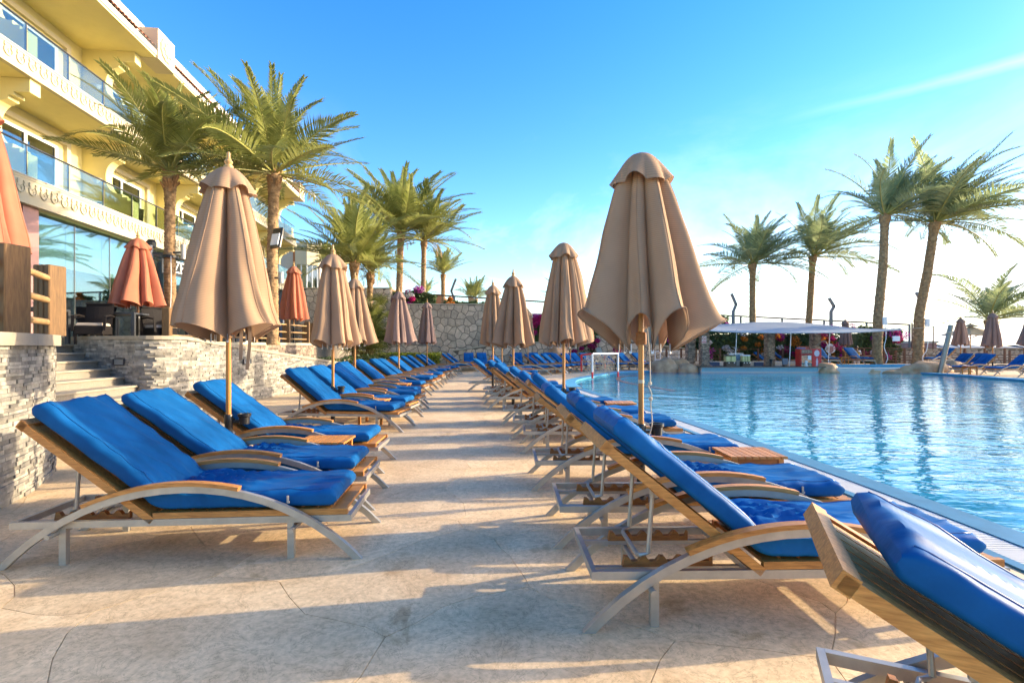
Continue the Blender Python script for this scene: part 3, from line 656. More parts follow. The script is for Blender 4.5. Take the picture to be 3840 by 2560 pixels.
# the half-seen lounger at the corner nearest the camera, its back let down further
set_tilt(30)
lounger((0.935, 1.37, 0), R(-24), 'blue lounger cut off at the lower corner, its slatted head end nearest us', GR, 0, 2, make_parts(1, back=0.90, th=0.10))
GF = 'loungers round the far end of the pool'
far = [(-0.20, 26.2, 0, 'first of the curve, left of its twin'), (0.55, 27.4, -6, 'second of the curve beside the first'), (1.05, 28.6, -22, 'third of the curve behind a small table'), (1.55, 29.7, -26, 'fourth of the curve behind a small table'),
       (2.15, 30.6, -38, 'fifth of the curve before the steps'), (2.85, 31.2, -42, 'sixth of the curve before the steps'), (3.45, 32.3, -50, 'left one of the pair below the steps'), (4.15, 32.6, -50, 'right one of the pair below the steps'),
       (-4.15, 29.5, 1, 'front one of the pair by the hedge'), (-4.0, 30.5, 2, 'rear one of the pair by the hedge')]
for i, (x, y, a, lab) in enumerate(far): lounger((x, y, 0), R(a), 'blue lounger at the far pool end, ' + lab, GF, i, 0)
for i, (px, y, a, lab) in enumerate([(-3.15, 33.3, -85, 'left of two facing us by the wall'), (-2.35, 33.4, -80, 'right of two facing us by the wall'), (0.0, 33.6, -88, 'facing us behind the first parasol poles'), (1.05, 33.7, -86, 'facing us, half hidden behind two brighter backs'), (2.05, 33.8, -80, 'facing us, next to the boulder by the steps'),
                                     (5.55, 33.0, -60, 'mostly hidden behind the goal net'), (6.55, 32.8, -55, 'left of the pair beside a small table past the goal'), (7.55, 32.9, -58, 'right of the pair past the goal')]):
    lounger((px, y, 0), R(a), 'blue lounger ' + lab, GF, i, 0)
GD = 'loungers on the far right deck'
for i, (x, y, z, a, lab) in enumerate([(25.55, 27.6, 0, 180+4, 'on the right shore with a low table at its foot'), (26.1, 26.2, 0, 180+3, 'on the right shore, nearest but one to the water corner'), (26.2, 24.3, 0, 180+2, 'on the right shore cut by the picture edge'), (26.6, 30.2, 0.0, 180+12, 'on the right shore behind the long rock'), (27.8, 30.6, 0.0, 180+12, 'on the right shore below the big closed parasols'), (27.9, 32.9, 0.32, 180+10, 'beside the leaning steel post'),
                                       (18.75, 34.0, 0.32, -92, 'behind the bar pillar, facing the pool'), (19.85, 34.0, 0.32, -92, 'left of the little table behind the rocks'), (21.9, 34.0, 0.32, -88, 'right of the little table behind the rocks'), (17.0, 36.3, 0.0, -45, 'behind the bar fence, left one'), (18.4, 36.4, 0.0, -40, 'behind the bar fence beside the stone column')]):
    lounger((x, y, z), R(a), 'blue lounger ' + lab, GD, i, 0)

# ------------------------------------------------------------------ side tables
def table_parts(t, w=0.52, d=0.46, h=0.45):
    n = 8; sw = w/n
    for k in range(n): put('slat', TM['slat'], t, (-w/2+sw*(k+.5), 0, h-0.022))
    for sx in (-1, 1):
        for sy in (-1, 1): put('leg', TM['leg'], t, (sx*(w/2-0.05), sy*(d/2-0.045), 0))
    for sy in (-1, 1): put('apron', TM['ap'], t, (0, sy*(d/2-0.045), h-0.062))
TM = dict(slat=MB().box((-0.028, -0.23, 0), (0.028, 0.23, 0.022)).mesh("table_slat", M['teak']), leg=MB().box((-0.022, -0.022, 0), (0.022, 0.022, 0.428)).mesh("table_leg", M['teak']), ap=MB().box((-0.19, -0.010, -0.03), (0.19, 0.010, 0.038)).mesh("table_apron", M['teak_dark']))
T0 = empty('side_table', (-2.02, 5.56, 0), R(2), 'slatted teak side table between the second and third wall-row loungers', 'side table', 'teak side tables'); table_parts(T0)
for x, y, z, a, lab in [(-2.62, 9.72, 0, -5, 'slatted teak side table between fourth and fifth wall-row loungers'), (-3.03, 13.9, 0, -3, 'slatted teak side table beside the third parasol of the wall row'), (-3.2, 18.9, 0, 0, 'slatted teak side table beside the fourth parasol of the wall row'), (-3.25, 24.7, 0, 0, 'slatted teak side table beside the last grey parasol'),
                     (2.25, 4.88, 0, 0, 'slatted teak side table beside the nearest parasol by the pool edge'), (1.95, 9.25, 0, -2, 'slatted teak side table by the pool edge before the white goal'), (1.05, 15.2, 0, -4, 'slatted teak side table where the pool edge starts to curve'), (0.62, 19.2, 0, -4, 'reddish side table, nearer of two stacked in line by the pole'), (0.75, 23.6, 0, -4, 'reddish side table, farther of two in line by the pole'),
                     (2.3, 28.4, 0, -20, 'side table between the middle pairs of the curve'), (4.7, 32.4, 0, -50, 'side table below the stone steps'), (7.1, 32.0, 0, 0, 'side table between the two loungers past the goal'), (23.55, 26.35, 0, 0, 'side table at the foot of the right-shore lounger'), (21.35, 33.0, 0.32, 0, 'small table between the two loungers behind the rocks')]:
    dup(T0, (x, y, z), R(a), lab)
# ------------------------------------------------------------------ closed parasols
def canopy_mesh(name, h, r0, r1, seed, mat, folds=8, wind=0.0, billow=0.0, depth=0.55, hem=0.13, NT=144, NZ=30, bias=None):
    """folded cloth: eight ribs held in near the pole, the cloth between them hanging out in uneven loops"""
    rg = random.Random(seed); amp = [rg.uniform(0.72, 1.18) for _ in range(folds)]; sk = [rg.uniform(-0.30, 0.30) for _ in range(folds)]
    hm = [rg.uniform(0.7, 1.25) for _ in range(folds)]; ph = rg.uniform(0, 2*PI)
    if bias: amp = [a*b for a, b in zip(amp, bias)]
    rows = []; m = MB()
    for i in range(NZ):
        u = i/(NZ-1)
        for j in range(NT):
            th = 2*PI*j/NT; x = (th/(2*PI)*folds); k = int(x) % folds; f = x-int(x)
            g = abs(math.sin(PI*f))**0.50; open_ = u**1.15
            rib = r0*0.85 + (r1*(1-depth)-r0*0.85)*u**0.8
            out = r0 + (r1*amp[k]-r0)*u**(0.66+0.1*billow*u)
            r = rib + (out-rib)*g
            tt = th + sk[k]*math.sin(PI*f)*open_ + 0.045*math.sin(2*u*PI+k)*u*g
            r *= 1 + 0.038*math.sin(2*PI*x*2.0+k*1.7+0.3*math.sin(3*u))*u**0.8*(0.4+g) + 0.035*noise.noise(Vector((math.cos(th)*2, math.sin(th)*2, u*5+seed))) + 0.07*u*noise.noise(Vector((math.cos(th)*5.5, math.sin(th)*5.5, u*1.6+seed*2.3)))
            z = h*(1-u) + (hem*hm[k]*(g**1.2) - 0.02)*u**6
            xo = wind*u*u; w2 = r + 0.0
            rows.append((math.cos(tt+ph)*r + xo, math.sin(tt+ph)*r, z))
    m.grid(NZ, NT, lambda i, j: rows[i*NT+j], closed=True)
    me = m.mesh(name, mat, smooth='all')
    uv = me.uv_layers.new(name="weave"); co = [v.co for v in me.vertices]
    data = [0.0]*(2*len(me.loops))
    for l in me.loops:
        vi = l.vertex_index; data[2*l.index] = (vi % NT)/NT*4; data[2*l.index+1] = (vi//NT)/(NZ-1)*h*1.04
    uv.data.foreach_set('uv', data)
    sm_ = MB()
    for k in range(folds):
        j = int(round((k+0.5)*NT/folds)) % NT; sm_.tube([Vector(rows[i*NT+j])*1.003 for i in range(2, NZ)], 0.0035, 4)
    hem_ = MB().tube([Vector(rows[(NZ-1)*NT+j]) for j in range(NT)] + [Vector(rows[(NZ-1)*NT])], 0.006, 4)
    seam = (sm_.mesh('seam', mat, smooth='all'), hem_.mesh('hem', mat, smooth='all'))
    tips = []
    for k in range(folds):
        j = int(round(k*NT/folds)) % NT; tips.append(Vector(rows[(NZ-1)*NT+j]))
    return me, tips, seam
def cap_mesh(name, r, h, seed, mat):
    rg = random.Random(seed+50); NT, NZ = 96, 9; ph = rg.uniform(0, 2*PI); rows = []
    am = [rg.uniform(0.85, 1.15) for _ in range(8)]
    for i in range(NZ):
        u = i/(NZ-1)
        for j in range(NT):
            th = 2*PI*j/NT; x = th/(2*PI)*8; k = int(x) % 8; f = x-int(x); g = math.sin(PI*f)
            rr = r*(0.16 + 0.84*u**0.75) * (1 + (0.17*g*am[k]-0.10)*u**1.5)
            z = h*(1-u**1.25) + h*0.42*(1-g)*u**4*-0.35 + h*0.20*g*u**4*(0.4 if k % 2 else -0.7)
            rows.append((math.cos(th+ph)*rr, math.sin(th+ph)*rr, z))
    me = MB().grid(NZ, NT, lambda i, j: rows[i*NT+j], closed=True).mesh(name, mat, smooth='all')
    uv = me.uv_layers.new(name="weave"); data = [0.0]*(2*len(me.loops))
    for l in me.loops: vi = l.vertex_index; data[2*l.index] = (vi % NT)/NT; data[2*l.index+1] = (vi//NT)/(NZ-1)*r*1.2
    uv.data.foreach_set('uv', data); return me
PM = dict(finial=MB().lathe([(0.045,-0.02),(0.05,0.0),(0.05,0.012),(0.03,0.02),(0.03,0.03),(0.042,0.045),(0.044,0.06),(0.03,0.08),(0.02,0.10),(0.017,0.13),(0.02,0.15),(0.012,0.165)], 14).mesh("finial", M['finial'], smooth=True),
          cup=MB().lathe([(0.052,0),(0.056,0.075),(0.068,0.085),(0.07,0.112),(0.058,0.112),(0.052,0.03)], 18, (0.155,0,0.60)).mesh("ashtray_cup", M['black'], smooth=True),
          arm=MB().box((0.035,-0.012,0.62),(0.105,0.012,0.645)).lathe([(0.046,0),(0.048,0.03)], 16, (0,0,0.615)).mesh("cup_bracket", M['black'], smooth=True),
          sleeve=MB().lathe([(0.20,0),(0.20,0.012),(0.040,0.016),(0.040,0.60),(0.044,0.62),(0.044,0.70),(0.039,0.71)], 20).mesh("base_sleeve", M['black'], smooth=True),
          tag_=MB().box((-0.011,-0.0025,-0.035),(0.011,0.0025,0.055)).mesh("rib_tag", M['white']))
def parasol(loc, label, group, h=1.8, zb=1.47, r=0.42, seed=1, mat='canvas', finial=True, cup=True, rz=0, detail=True, wind=0.0, capr=0.19, red=False, billow=0.0, bias=None, depth=0.55, straps=False, cap_h=0.25, hem=0.13, r0=0.115):
    capr = r0 + (r-r0)*0.235 + 0.05; t = empty('parasol', loc, rz, label, 'parasol', group)
    me, tips, seam = canopy_mesh("canopy", h, r0, r, seed, M[mat], wind=wind, billow=billow, bias=bias, depth=depth, hem=hem, NT=144 if detail else 80, NZ=30 if detail else 16)
    c = put('canopy', me, t, (0, 0, zb)); top = zb+h
    if detail: put('seam', seam[0], c); put('hem', seam[1], c)
    put('top_cap', cap_mesh("top_cap", capr, cap_h, seed, M[mat]), t, (0, 0, top-cap_h*0.72))
    MB().tube([(0,0,0.02), (0,0,top+0.02)], 0.027, 12).build('pole', M['pole'], t, smooth=True)
    if finial: put('finial', PM['finial'], t, (0, 0, top+cap_h*0.28+0.01))
    put('base_sleeve', PM['sleeve'], t)
    MB().lathe([(0.05,0),(0.055,0.02),(0.05,0.11),(0.035,0.12)], 12, (0,0,zb+0.05)).build('runner_hub', M['teak_dark'], t, smooth=True)
    if cup and detail:
        put('ashtray_cup', PM['cup'], t); put('cup_bracket', PM['arm'], t)
    if detail:
        for k, p in enumerate(tips):
            d = Vector((p.x, p.y, 0)).normalized(); q = p + d*0.010
            o = put('rib_tag', PM['tag_'], c, (q.x, q.y, p.z+0.02), (0, 0, math.atan2(d.y, d.x)+PI/2))
    if straps:
        for dx_ in (0.0, 0.05):
            pts = [Vector((0.16+dx_, -0.30, 0.66-dx_*3)), Vector((0.18+dx_, -0.37, 0.30)), Vector((0.18+dx_*1.6, -0.41, 0.02)), Vector((0.17+dx_*1.2, -0.38, -0.22-dx_*2))]
            pp = smooth_pts(pts, 5); mb = MB(); mb.ribbon(pp, [Vector((0, -1, 0.2))]*len(pp), 0.032, 0.004); mb.build('tie_strap', M[mat], c)
    return t
GPW, GPP, GPT = 'tan parasols of the wall row', 'tan parasols of the pool row', 'terracotta parasols on the terrace'
parasol((-3.10, 5.60, 0), 'tan parasol nearest on the wall side, tie straps hanging', GPW, h=1.80, zb=1.53, r=0.59, seed=4, rz=0.35, wind=0.02, straps=True, capr=0.21, depth=0.62, hem=0.16)
parasol((1.24, 4.92, 0), 'largest nearest tan parasol by the pool, blown open at the hem, no finial', GPP, h=1.80, zb=1.42, r=0.62, seed=9, rz=0.1, wind=0.05, finial=False, billow=0.4, capr=0.26, depth=0.60, hem=0.34, cap_h=0.28)
parasol((-3.34, 9.55, 0), 'tan parasol second on the wall side, behind the fourth lounger', GPW, h=1.66, zb=1.44, r=0.52, seed=7, wind=0.03)
parasol((-4.22, 13.75, 0), 'narrow tan parasol third on the wall side, before the fan palm', GPW, h=1.70, zb=1.50, r=0.46, seed=12, wind=0.10)
parasol((-4.10, 18.55, 0), 'greyish parasol fourth on the wall side, before the planter bougainvillea', GPW, h=1.85, zb=1.52, r=0.50, seed=15, mat='canvas_grey', detail=False, wind=0.06)
parasol((-4.08, 24.6, 0), 'dark greyish parasol farthest on the wall side, before the crazy-paved wall', GPW, h=1.95, zb=1.55, r=0.52, seed=19, mat='canvas_grey', detail=False, wind=0.04)
pr2 = parasol((0.93, 9.2, 0), 'tan parasol second on the pool side, white hook on its pole', GPP, h=1.78, zb=1.46, r=0.50, seed=22, finial=False, capr=0.2)
MB().tube([(0.03,-0.03,1.02),(0.055,-0.05,1.0),(0.05,-0.05,0.96),(0.02,-0.035,0.965)], 0.006, 6).build('hook', M['white'], pr2)
parasol((0.03, 12.7, 0), 'tan parasol third on the pool side with the tall brass-like finial', GPP, h=1.70, zb=1.42, r=0.50, seed=25)
parasol((-0.58, 15.6, 0), 'tan parasol fourth on the pool side, left of the one with tall finial', GPP, h=1.78, zb=1.46, r=0.45, seed=28, detail=False, wind=0.05)
parasol((-0.44, 22.6, 0), 'tan parasol hidden behind the nearer ones, only its pole showing', GPP, h=1.75, zb=1.5, r=0.42, seed=31, detail=False)
parasol((0.86, 27.4, 0), 'small tan parasol before the magenta bougainvillea', GPP, h=1.80, zb=1.5, r=0.36, seed=34, detail=False)
parasol((3.42, 30.0, 0), 'mauve parasol before the stone steps, mostly behind a nearer one', GPP, h=1.75, zb=1.5, r=0.42, seed=37, mat='canvas_grey', detail=False)
parasol((6.35, 31.4, 0), 'mauve parasol past the goal, behind the largest parasol', GPP, h=1.7, zb=1.5, r=0.42, seed=40, mat='canvas_grey', detail=False)
parasol((-6.72, 6.40, 1.5), 'orange terracotta parasol cut off by the picture edge behind the big post', GPT, h=1.95, zb=1.05, r=0.50, seed=43, mat='canvas_red', wind=0.02, cup=False)
parasol((-9.35, 12.8, 1.5), 'orange terracotta parasol before the shop windows', GPT, h=1.66, zb=0.92, r=0.60, seed=46, mat='canvas_red', cup=False, capr=0.24, wind=0.02)
parasol((-8.10, 19.0, 1.5), 'pinkish terracotta parasol farther along the terrace fence', GPT, h=1.95, zb=0.90, r=0.52, seed=49, mat='canvas_red', cup=False, detail=False)
GPD = 'parasols on the right shore'
parasol((29.8, 34.0, 0.3), 'closed mauve parasol right of the leaning steel post', GPD, h=1.75, zb=1.2, r=0.50, seed=52, mat='canvas_grey', detail=False)
parasol((26.9, 26.4, 0), 'biggest closed mauve parasol at the right picture edge', GPD, h=1.85, zb=1.45, r=0.56, seed=55, mat='canvas_grey', detail=False, rz=0.4)
parasol((27.6, 29.4, 0), 'closed mauve parasol half hidden behind the biggest one', GPD, h=1.9, zb=1.4, r=0.50, seed=58, mat='canvas_grey', detail=False)
parasol((22.9, 35.2, 0.0), 'closed mauve parasol behind the end of the shade sail', GPD, h=1.7, zb=1.5, r=0.42, seed=61, mat='canvas_grey', detail=False)
# an open cream parasol on the beach side
t = empty('parasol', (38.5, 43.0, 0), 0, 'open cream parasol beyond the right-hand fence', 'parasol')
m = MB(); NTh = 48; rows = []
for i in range(8):
    u = i/7
    for j in range(NTh):
        th = 2*PI*j/NTh; f = (th/(2*PI)*8) % 1; g = math.sin(PI*f); rr = 2.0*u*(1-0.055*g); rows.append((math.cos(th)*rr, math.sin(th)*rr, 3.15-0.62*u-0.10*u*u-0.05*g*u))
m.grid(8, NTh, lambda i, j: rows[i*NTh+j], closed=True); m.build('canopy', M['canvas_cream'], t, smooth=True)
MB().tube([(0,0,0),(0,0,3.2)], 0.04, 10).build('pole', M['pole'], t)
MB().lathe([(0.55,0),(0.5,0.06),(0.1,0.22),(0.04,0.3)], 16, (0,0,3.12)).build('top_cap', M['canvas_cream'], t, smooth=True)
for k in range(8):
    a = 2*PI*k/8; MB().beam((0,0,2.15),(math.cos(a)*1.25,math.sin(a)*1.25,2.66),0.03,0.03).build('strut', M['pole'], t)
# cord tied to the pole of the nearest parasol, and its brass band
cp = smooth_pts([Vector(p) for p in [(1.292,4.885,1.62),(1.31,4.87,1.35),(1.315,4.87,1.12),(1.30,4.88,1.08),(1.325,4.86,1.0),(1.32,4.87,0.90),(1.33,4.86,0.72),(1.30,4.86,0.60)]], 6)
o = MB().tube(cp, 0.0055, 6).build('cord', M['rope']); tag(o, 'thin knotted cord hanging beside the pole of the nearest parasol', 'cord')
MB().lathe([(0.014,-0.016),(0.02,0),(0.014,0.016)], 8, (1.318,4.868,0.955)).build('knot', M['rope'], o, smooth=True)
MB().lathe([(0.014,-0.016),(0.02,0),(0.014,0.016)], 8, (1.312,4.87,1.10)).build('knot', M['rope'], o, smooth=True)
tag(MB().lathe([(0.0285,0),(0.0285,0.032)], 16, (1.24,4.92,1.10)).build('pole_tape', M['rope']), 'pale tape wound round the pole of the nearest parasol', 'tape')
# ------------------------------------------------------------------ palms
def frond_mesh(name, L, droop, seed, mat, nl=64, lw=0.036):
    rg = random.Random(seed); m = MB(); N = 14; pts = []; p = Vector((0, 0, 0)); bend = rg.uniform(-0.25, 0.25)
    for i in range(N+1):
        u = i/N; a = -droop*u**1.7; y = bend*u*u
        pts.append(p.copy()); p = p + Vector((math.cos(a)*math.cos(y), math.cos(a)*math.sin(y), math.sin(a)))*(L/N)
    m.cur = 1; m.tube(pts, [0.026*(1-0.85*i/N)+0.003 for i in range(N+1)], 5); m.cur = 0
    def at(u):
        x = min(N-1e-6, u*N); i = int(x); f = x-i; return pts[i].lerp(pts[i+1], f), (pts[i+1]-pts[i]).normalized()
    for side in (-1, 1):
        for k in range(nl):
            u = 0.16 + 0.84*(k+rg.random()*0.6)/nl; q, t = at(min(u, 0.999)); s = t.cross(Vector((0, 0, 1))).normalized()*side; up = s.cross(t)*side
            if up.z < 0: up = -up
            w = (u-0.16)/0.84
            ln = L*0.215*(0.45+0.55*math.sin(PI*min(1, w*1.25+0.12)))*(1-0.45*w**3)*rg.uniform(0.85, 1.12)
            ang = lerp(1.25, 0.50, w)+rg.uniform(-0.08, 0.08); v = 0.42*rg.uniform(0.5, 1.4)
            d = (t*math.cos(ang) + s*math.sin(ang) + up*v*math.sin(ang)).normalized()
            wd = d.cross(up).normalized()*lw*0.5
            mid = q + d*ln*0.5; tip = q + d*ln + Vector((0, 0, -0.16*ln*(0.6+rg.random())))
            m.add([q-wd*0.5, q+wd*0.5, mid+wd, mid-wd, tip], [(0,1,2,3),(3,2,4)])
    return m.mesh(name, [mat, M['rachis']], recalc=False)
FR = {}
for key, mt in (('a', M['frond']), ('b', M['frond_sea'])):
    FR[key] = [frond_mesh("frond", 1.0*3.0, dr, sd, mt) for dr, sd in ((0.30, 1), (0.6, 2), (0.9, 3), (1.25, 4), (0.45, 5), (0.75, 6))]
FR['dry'] = [frond_mesh("dry_frond", 2.4, 1.5, 8, M['boot'], 26, 0.03)]
def trunk_mesh(path, r0, r1, seed, ringstep=0.085):
    """bark with overlapping leaf scars: saw-toothed rings, each broken into lobes"""
    L, f = 0, None
    P = [Vector(p) for p in path]; D = [0]
    for i in range(1, len(P)): D.append(D[-1]+(P[i]-P[i-1]).length)
    H = D[-1]; n = max(12, int(H/ringstep)*3); NK = 22; m = MB()
    def at(s):
        for i in range(1, len(P)):
            if s <= D[i]+1e-6: return P[i-1].lerp(P[i], (s-D[i-1])/(D[i]-D[i-1]))
        return P[-1]
    def fn(i, j):
        s = H*i/(n-1); c = at(s); u = s/H; r = lerp(r0, r1, u) + 0.10*math.exp(-((u)/0.05)**2)*r0*2 
        top = math.exp(-((1-u)*H/0.45)**2); r *= 1+0.42*top
        k = s/ringstep; saw = k-int(k); a = 2*PI*j/NK + 0.9*int(k)
        lob = 0.5+0.5*math.cos(a*5)
        r *= 0.93 + 0.20*saw*(0.35+0.65*lob) + 0.10*noise.noise(Vector((math.cos(a)*2, math.sin(a)*2, s*6+seed)))
        return (c.x+math.cos(2*PI*j/NK)*r, c.y+math.sin(2*PI*j/NK)*r, c.z)
    m.grid(n, NK, fn, closed=True); return m.mesh("palm_trunk", M['trunk'], smooth='all')
def palm(path, r0, r1, nf, L, seed, label, group, wind=0.0, up0=86, up1=-12, key='a', detail=True, expo=0.8, wdir=(1, 0.1, 0.0)):
    rg = random.Random(seed); base = Vector(path[0]); r0 *= 0.88; r1 *= 0.88; L *= (1.26 if key == 'b' else 1.06); expo = max(expo, 1.15); t = empty('palm_tree', base, 0, label, 'palm tree', group)
    loc = [Vector(p)-base for p in path]; top = loc[-1]
    put('trunk', trunk_mesh(loc, r0, r1, seed, 0.085 if detail else 0.16), t)
    m = MB()
    for k in range(34 if detail else 12):
        a = k*2.399; z = top.z - 0.05 - 0.5*rg.random(); rr = r1*1.15; o = Vector((math.cos(a), math.sin(a), 0)); b = top + Vector((0, 0, z-top.z)) + o*rr*0.8
        tp = b + o*rg.uniform(0.05, 0.13) + Vector((0, 0, rg.uniform(0.14, 0.34))); m.beam(b, tp, rg.uniform(0.05, 0.09), 0.025)
    tag(m.build('leaf_stubs', M['boot'], t), kind='stuff')
    wv = Vector(wdir)*wind
    nf = int(nf*1.12)
    for i in range(nf):
        u = (i+0.5)/nf; el = R(up0+(up1-up0)*u**expo + rg.uniform(-9, 9)); az = i*2.39996 + rg.uniform(-0.25, 0.25)
        d = Vector((math.cos(az)*math.cos(el), math.sin(az)*math.cos(el), math.sin(el)))
        d = (d + wv*(0.6+0.4*rg.random())).normalized()
        az2 = math.atan2(d.y, d.x); el2 = math.asin(d.z)
        me = FR[key][min(5, max(0, int(rg.random()*6)))]
        sc = L/3.0*rg.uniform(0.82, 1.08)*(0.78+0.22*min(1, u*2.5))
        put('frond', me, t, top + Vector((0, 0, 0.02)), (rg.uniform(-0.5, 0.5), -el2, az2), sc)
    if detail and key == 'a':
        for k in range(2):
            a = rg.uniform(0, 6.3); put('dry_frond', FR['dry'][0], t, top, (0, R(10), a), L/3.0*0.55)
    return t
GT, GS, GB = 'palms by the hotel terrace', 'palms along the beach side', 'palms beyond the stone wall'
palm([(-9.33,14.0,1.5),(-9.36,14.0,4.0),(-9.35,14.0,6.2)], 0.165, 0.14, 34, 2.75, 5, 'date palm on the terrace carrying spotlights, nearest the shop windows', GT, up0=88, up1=8, expo=0.9)
palm([(-6.95,14.9,1.5),(-6.98,14.9,4.0),(-6.92,14.9,6.45)], 0.18, 0.155, 46, 3.1, 9, 'tallest bushy date palm on the terrace with a floodlight on its trunk', GT, up0=88, up1=-12, expo=0.8)
palm([(-7.30,24.0,0.0),(-7.36,24.0,3.0),(-7.40,24.0,5.35)], 0.20, 0.19, 50, 3.5, 13, 'wide date palm rising behind the third wall-row parasol', GB, up0=88, up1=-5)
palm([(-8.35,37.6,2.0),(-8.30,37.6,5),(-8.15,37.6,9.7)], 0.30, 0.25, 48, 5.5, 17, 'tall silvery date palm in the centre of the palm group', GB, up0=88, up1=5)
palm([(-6.62,38.2,2.0),(-6.62,38.2,5),(-6.58,38.2,9.3)], 0.22, 0.20, 26, 4.8, 21, 'slender date palm leaning its fronds right of the palm group', GB, wind=0.35, up0=84, up1=0)
palm([(-7.1,25.3,0),(-7.0,25.3,5.0)], 0.17, 0.15, 18, 2.6, 23, 'second trunk close behind the wide date palm', GB, up0=86, up1=15)
palm([(-18.5,50.0,3.5),(-18.5,50.0,9.6)], 0.26, 0.22, 22, 3.0, 25, 'small palm beside the beige corner building', GB, detail=False, up1=20)
palm([(-6.05,45.0,3.5),(-6.05,45.0,7.8)], 0.24, 0.20, 24, 2.6, 29, 'small upright palm alone above the stone wall', GB, detail=False, up0=88, up1=22)
palm([(-5.65,70.0,3.5),(-5.65,70.0,8.1)], 0.35, 0.3, 16, 3.2, 33, 'left palm of a tiny pair far behind the fence', GB, detail=False, up1=22)
palm([(-5.0,70.0,3.5),(-5.0,70.0,8.0)], 0.35, 0.3, 16, 3.3, 35, 'right palm of a tiny pair far behind the fence', GB, detail=False, up1=22)
palm([(-13.5,80.0,3.5),(-13.5,80.0,9.6)], 0.35, 0.3, 14, 3.0, 37, 'tiny far palm between the two tallest trunks', GB, detail=False, up1=20)
palm([(-20.3,62.0,3.5),(-20.3,62.0,11.5)], 0.3, 0.26, 14, 2.6, 39, 'far palm tip showing above the fan palm', GB, detail=False, up1=20)
palm([(5.55,62.0,3.0),(5.5,62.0,7.4)], 0.3, 0.3, 12, 2.8, 41, 'far palm mostly hidden behind a tan parasol', GB, detail=False, up1=10)
palm([(17.9,38.0,0),(17.85,38.0,4),(17.85,38.0,7.55)], 0.27, 0.24, 44, 3.9, 43, 'palm left of the shade sail, its fronds arching to both sides', GS, wind=0.38, up0=86, up1=-6, key='b')
palm([(21.9,38.2,0),(22.2,38.2,4),(22.45,38.2,8.15)], 0.27, 0.24, 36, 4.1, 47, 'palm above the middle of the shade sail', GS, wind=0.55, up0=86, up1=2, key='b')
palm([(23.15,32.5,0.32),(23.25,32.5,3.5),(23.55,32.5,6.5),(23.68,32.5,9.75)], 0.33, 0.26, 40, 3.9, 51, 'tall palm with an electric box on its trunk, nearer the bar', GS, wind=0.60, up0=88, up1=2, key='b')
palm([(25.75,32.5,0.32),(25.85,32.5,3.5),(26.35,32.5,6.0),(26.85,32.5,9.3)], 0.34, 0.27, 50, 4.6, 55, 'tall leaning palm with its crown swept to the right', GS, wind=0.85, up0=86, up1=-2, key='b')
palm([(38.2,41.0,0),(38.2,41.0,3.6)], 0.30, 0.28, 26, 4.3, 59, 'low windblown palm behind the biggest closed parasol', GS, wind=0.55, up0=80, up1=5, key='b')
# ------------------------------------------------------------------ shrubs and hedges
def leaf_cloud(n, sampler, size, rg, norm_up=0.4):
    m = MB()
    for _ in range(n):
        p = sampler(rg); d = Vector((rg.gauss(0,1), rg.gauss(0,1), rg.gauss(0,1)+norm_up)).normalized(); a = d.orthogonal().normalized(); a.rotate(Matrix.Rotation(rg.uniform(0, 6.28), 3, d)); b = d.cross(a)
        s = size*rg.uniform(0.6, 1.3); p = Vector(p)
        m.add([p-a*s, p+b*s*0.55-a*s*0.1, p+a*s, p-b*s*0.55-a*s*0.1], [(0,1,2,3)])
    return m
def box_sampler(x0, x1, y0, y1, z0, z1, edge=0.6, lump=0.25, fr=0.7):
    def f(rg):
        x, z, y = rg.uniform(x0, x1), rg.uniform(z0, z1), rg.uniform(y0, y1)
        if rg.random() < edge: y = y0 + abs(rg.gauss(0, 0.12))
        elif rg.random() < 0.5: z = z1 - abs(rg.gauss(0, 0.10))
        k = noise.noise(Vector((x*fr, y*fr, z*fr)))
        return (x, y - k*lump, z + k*lump*(1 if z > (z0+z1)/2 else 0.2))
    return f
def clumps(cs):
    def f(rg):
        c, r = rg.choice(cs); d = Vector((rg.gauss(0,1), rg.gauss(0,1), rg.gauss(0,1))).normalized()*r*(rg.random()**0.35); return (c[0]+d.x*1.15, c[1]+d.y, c[2]+d.z*0.85)
    return f
rg = random.Random(77)
def bougainvillea(label, x0, x1, y0, y1, z0, z1, cols, nl, nb, seed, size=0.10, group='bougainvillea along the walls'):
    r = random.Random(seed); t = empty('bougainvillea', ((x0+x1)/2, (y0+y1)/2, z0), 0, label, 'flowering shrub', group); off = Vector(t.location)
    sm = box_sampler(x0, x1, y0, y1, z0, z1, 0.7, 0.35, 0.8)
    s2 = lambda g: Vector(sm(g))-off
    tag(leaf_cloud(nl, s2, size, r).build('foliage', M['leaf'], t, recalc=False), kind='stuff')
    for ci, cname in enumerate(cols):
        cs = [(Vector(sm(r))+Vector((0,-0.30,0.05))-off, r.uniform(0.15, 0.42)) for _ in range(max(2, int((x1-x0)*(z1-z0)*0.9)))]
        tag(leaf_cloud(nb//len(cols), clumps(cs), size*0.62, r).build('blossoms', M[cname], t, recalc=False), kind='stuff')
    MB().bevbox((x0-off.x+.15, y0-off.y+.30, -0.1), (x1-off.x-.15, y1-off.y, (z1-z0)*0.86), 0.1).build('inner_growth', M['leaf'], t)
    m = MB()
    for k in range(6):
        x = lerp(x0, x1, (k+.5)/6)-off.x; m.tube([(x, 0.2, -0.3), (x+r.uniform(-.3,.3), 0.1, (z1-z0)*0.4), (x+r.uniform(-.5,.5), 0, (z1-z0)*0.8)], 0.025, 5)
    m.build('stems', M['dark_wood'], t); return t
bougainvillea('red and magenta bougainvillea spilling beside the crazy-paved wall end', 0.45, 4.0, 35.2, 36.4, 1.6, 3.55, ['magenta','magenta','purple'], 2600, 3000, 3)
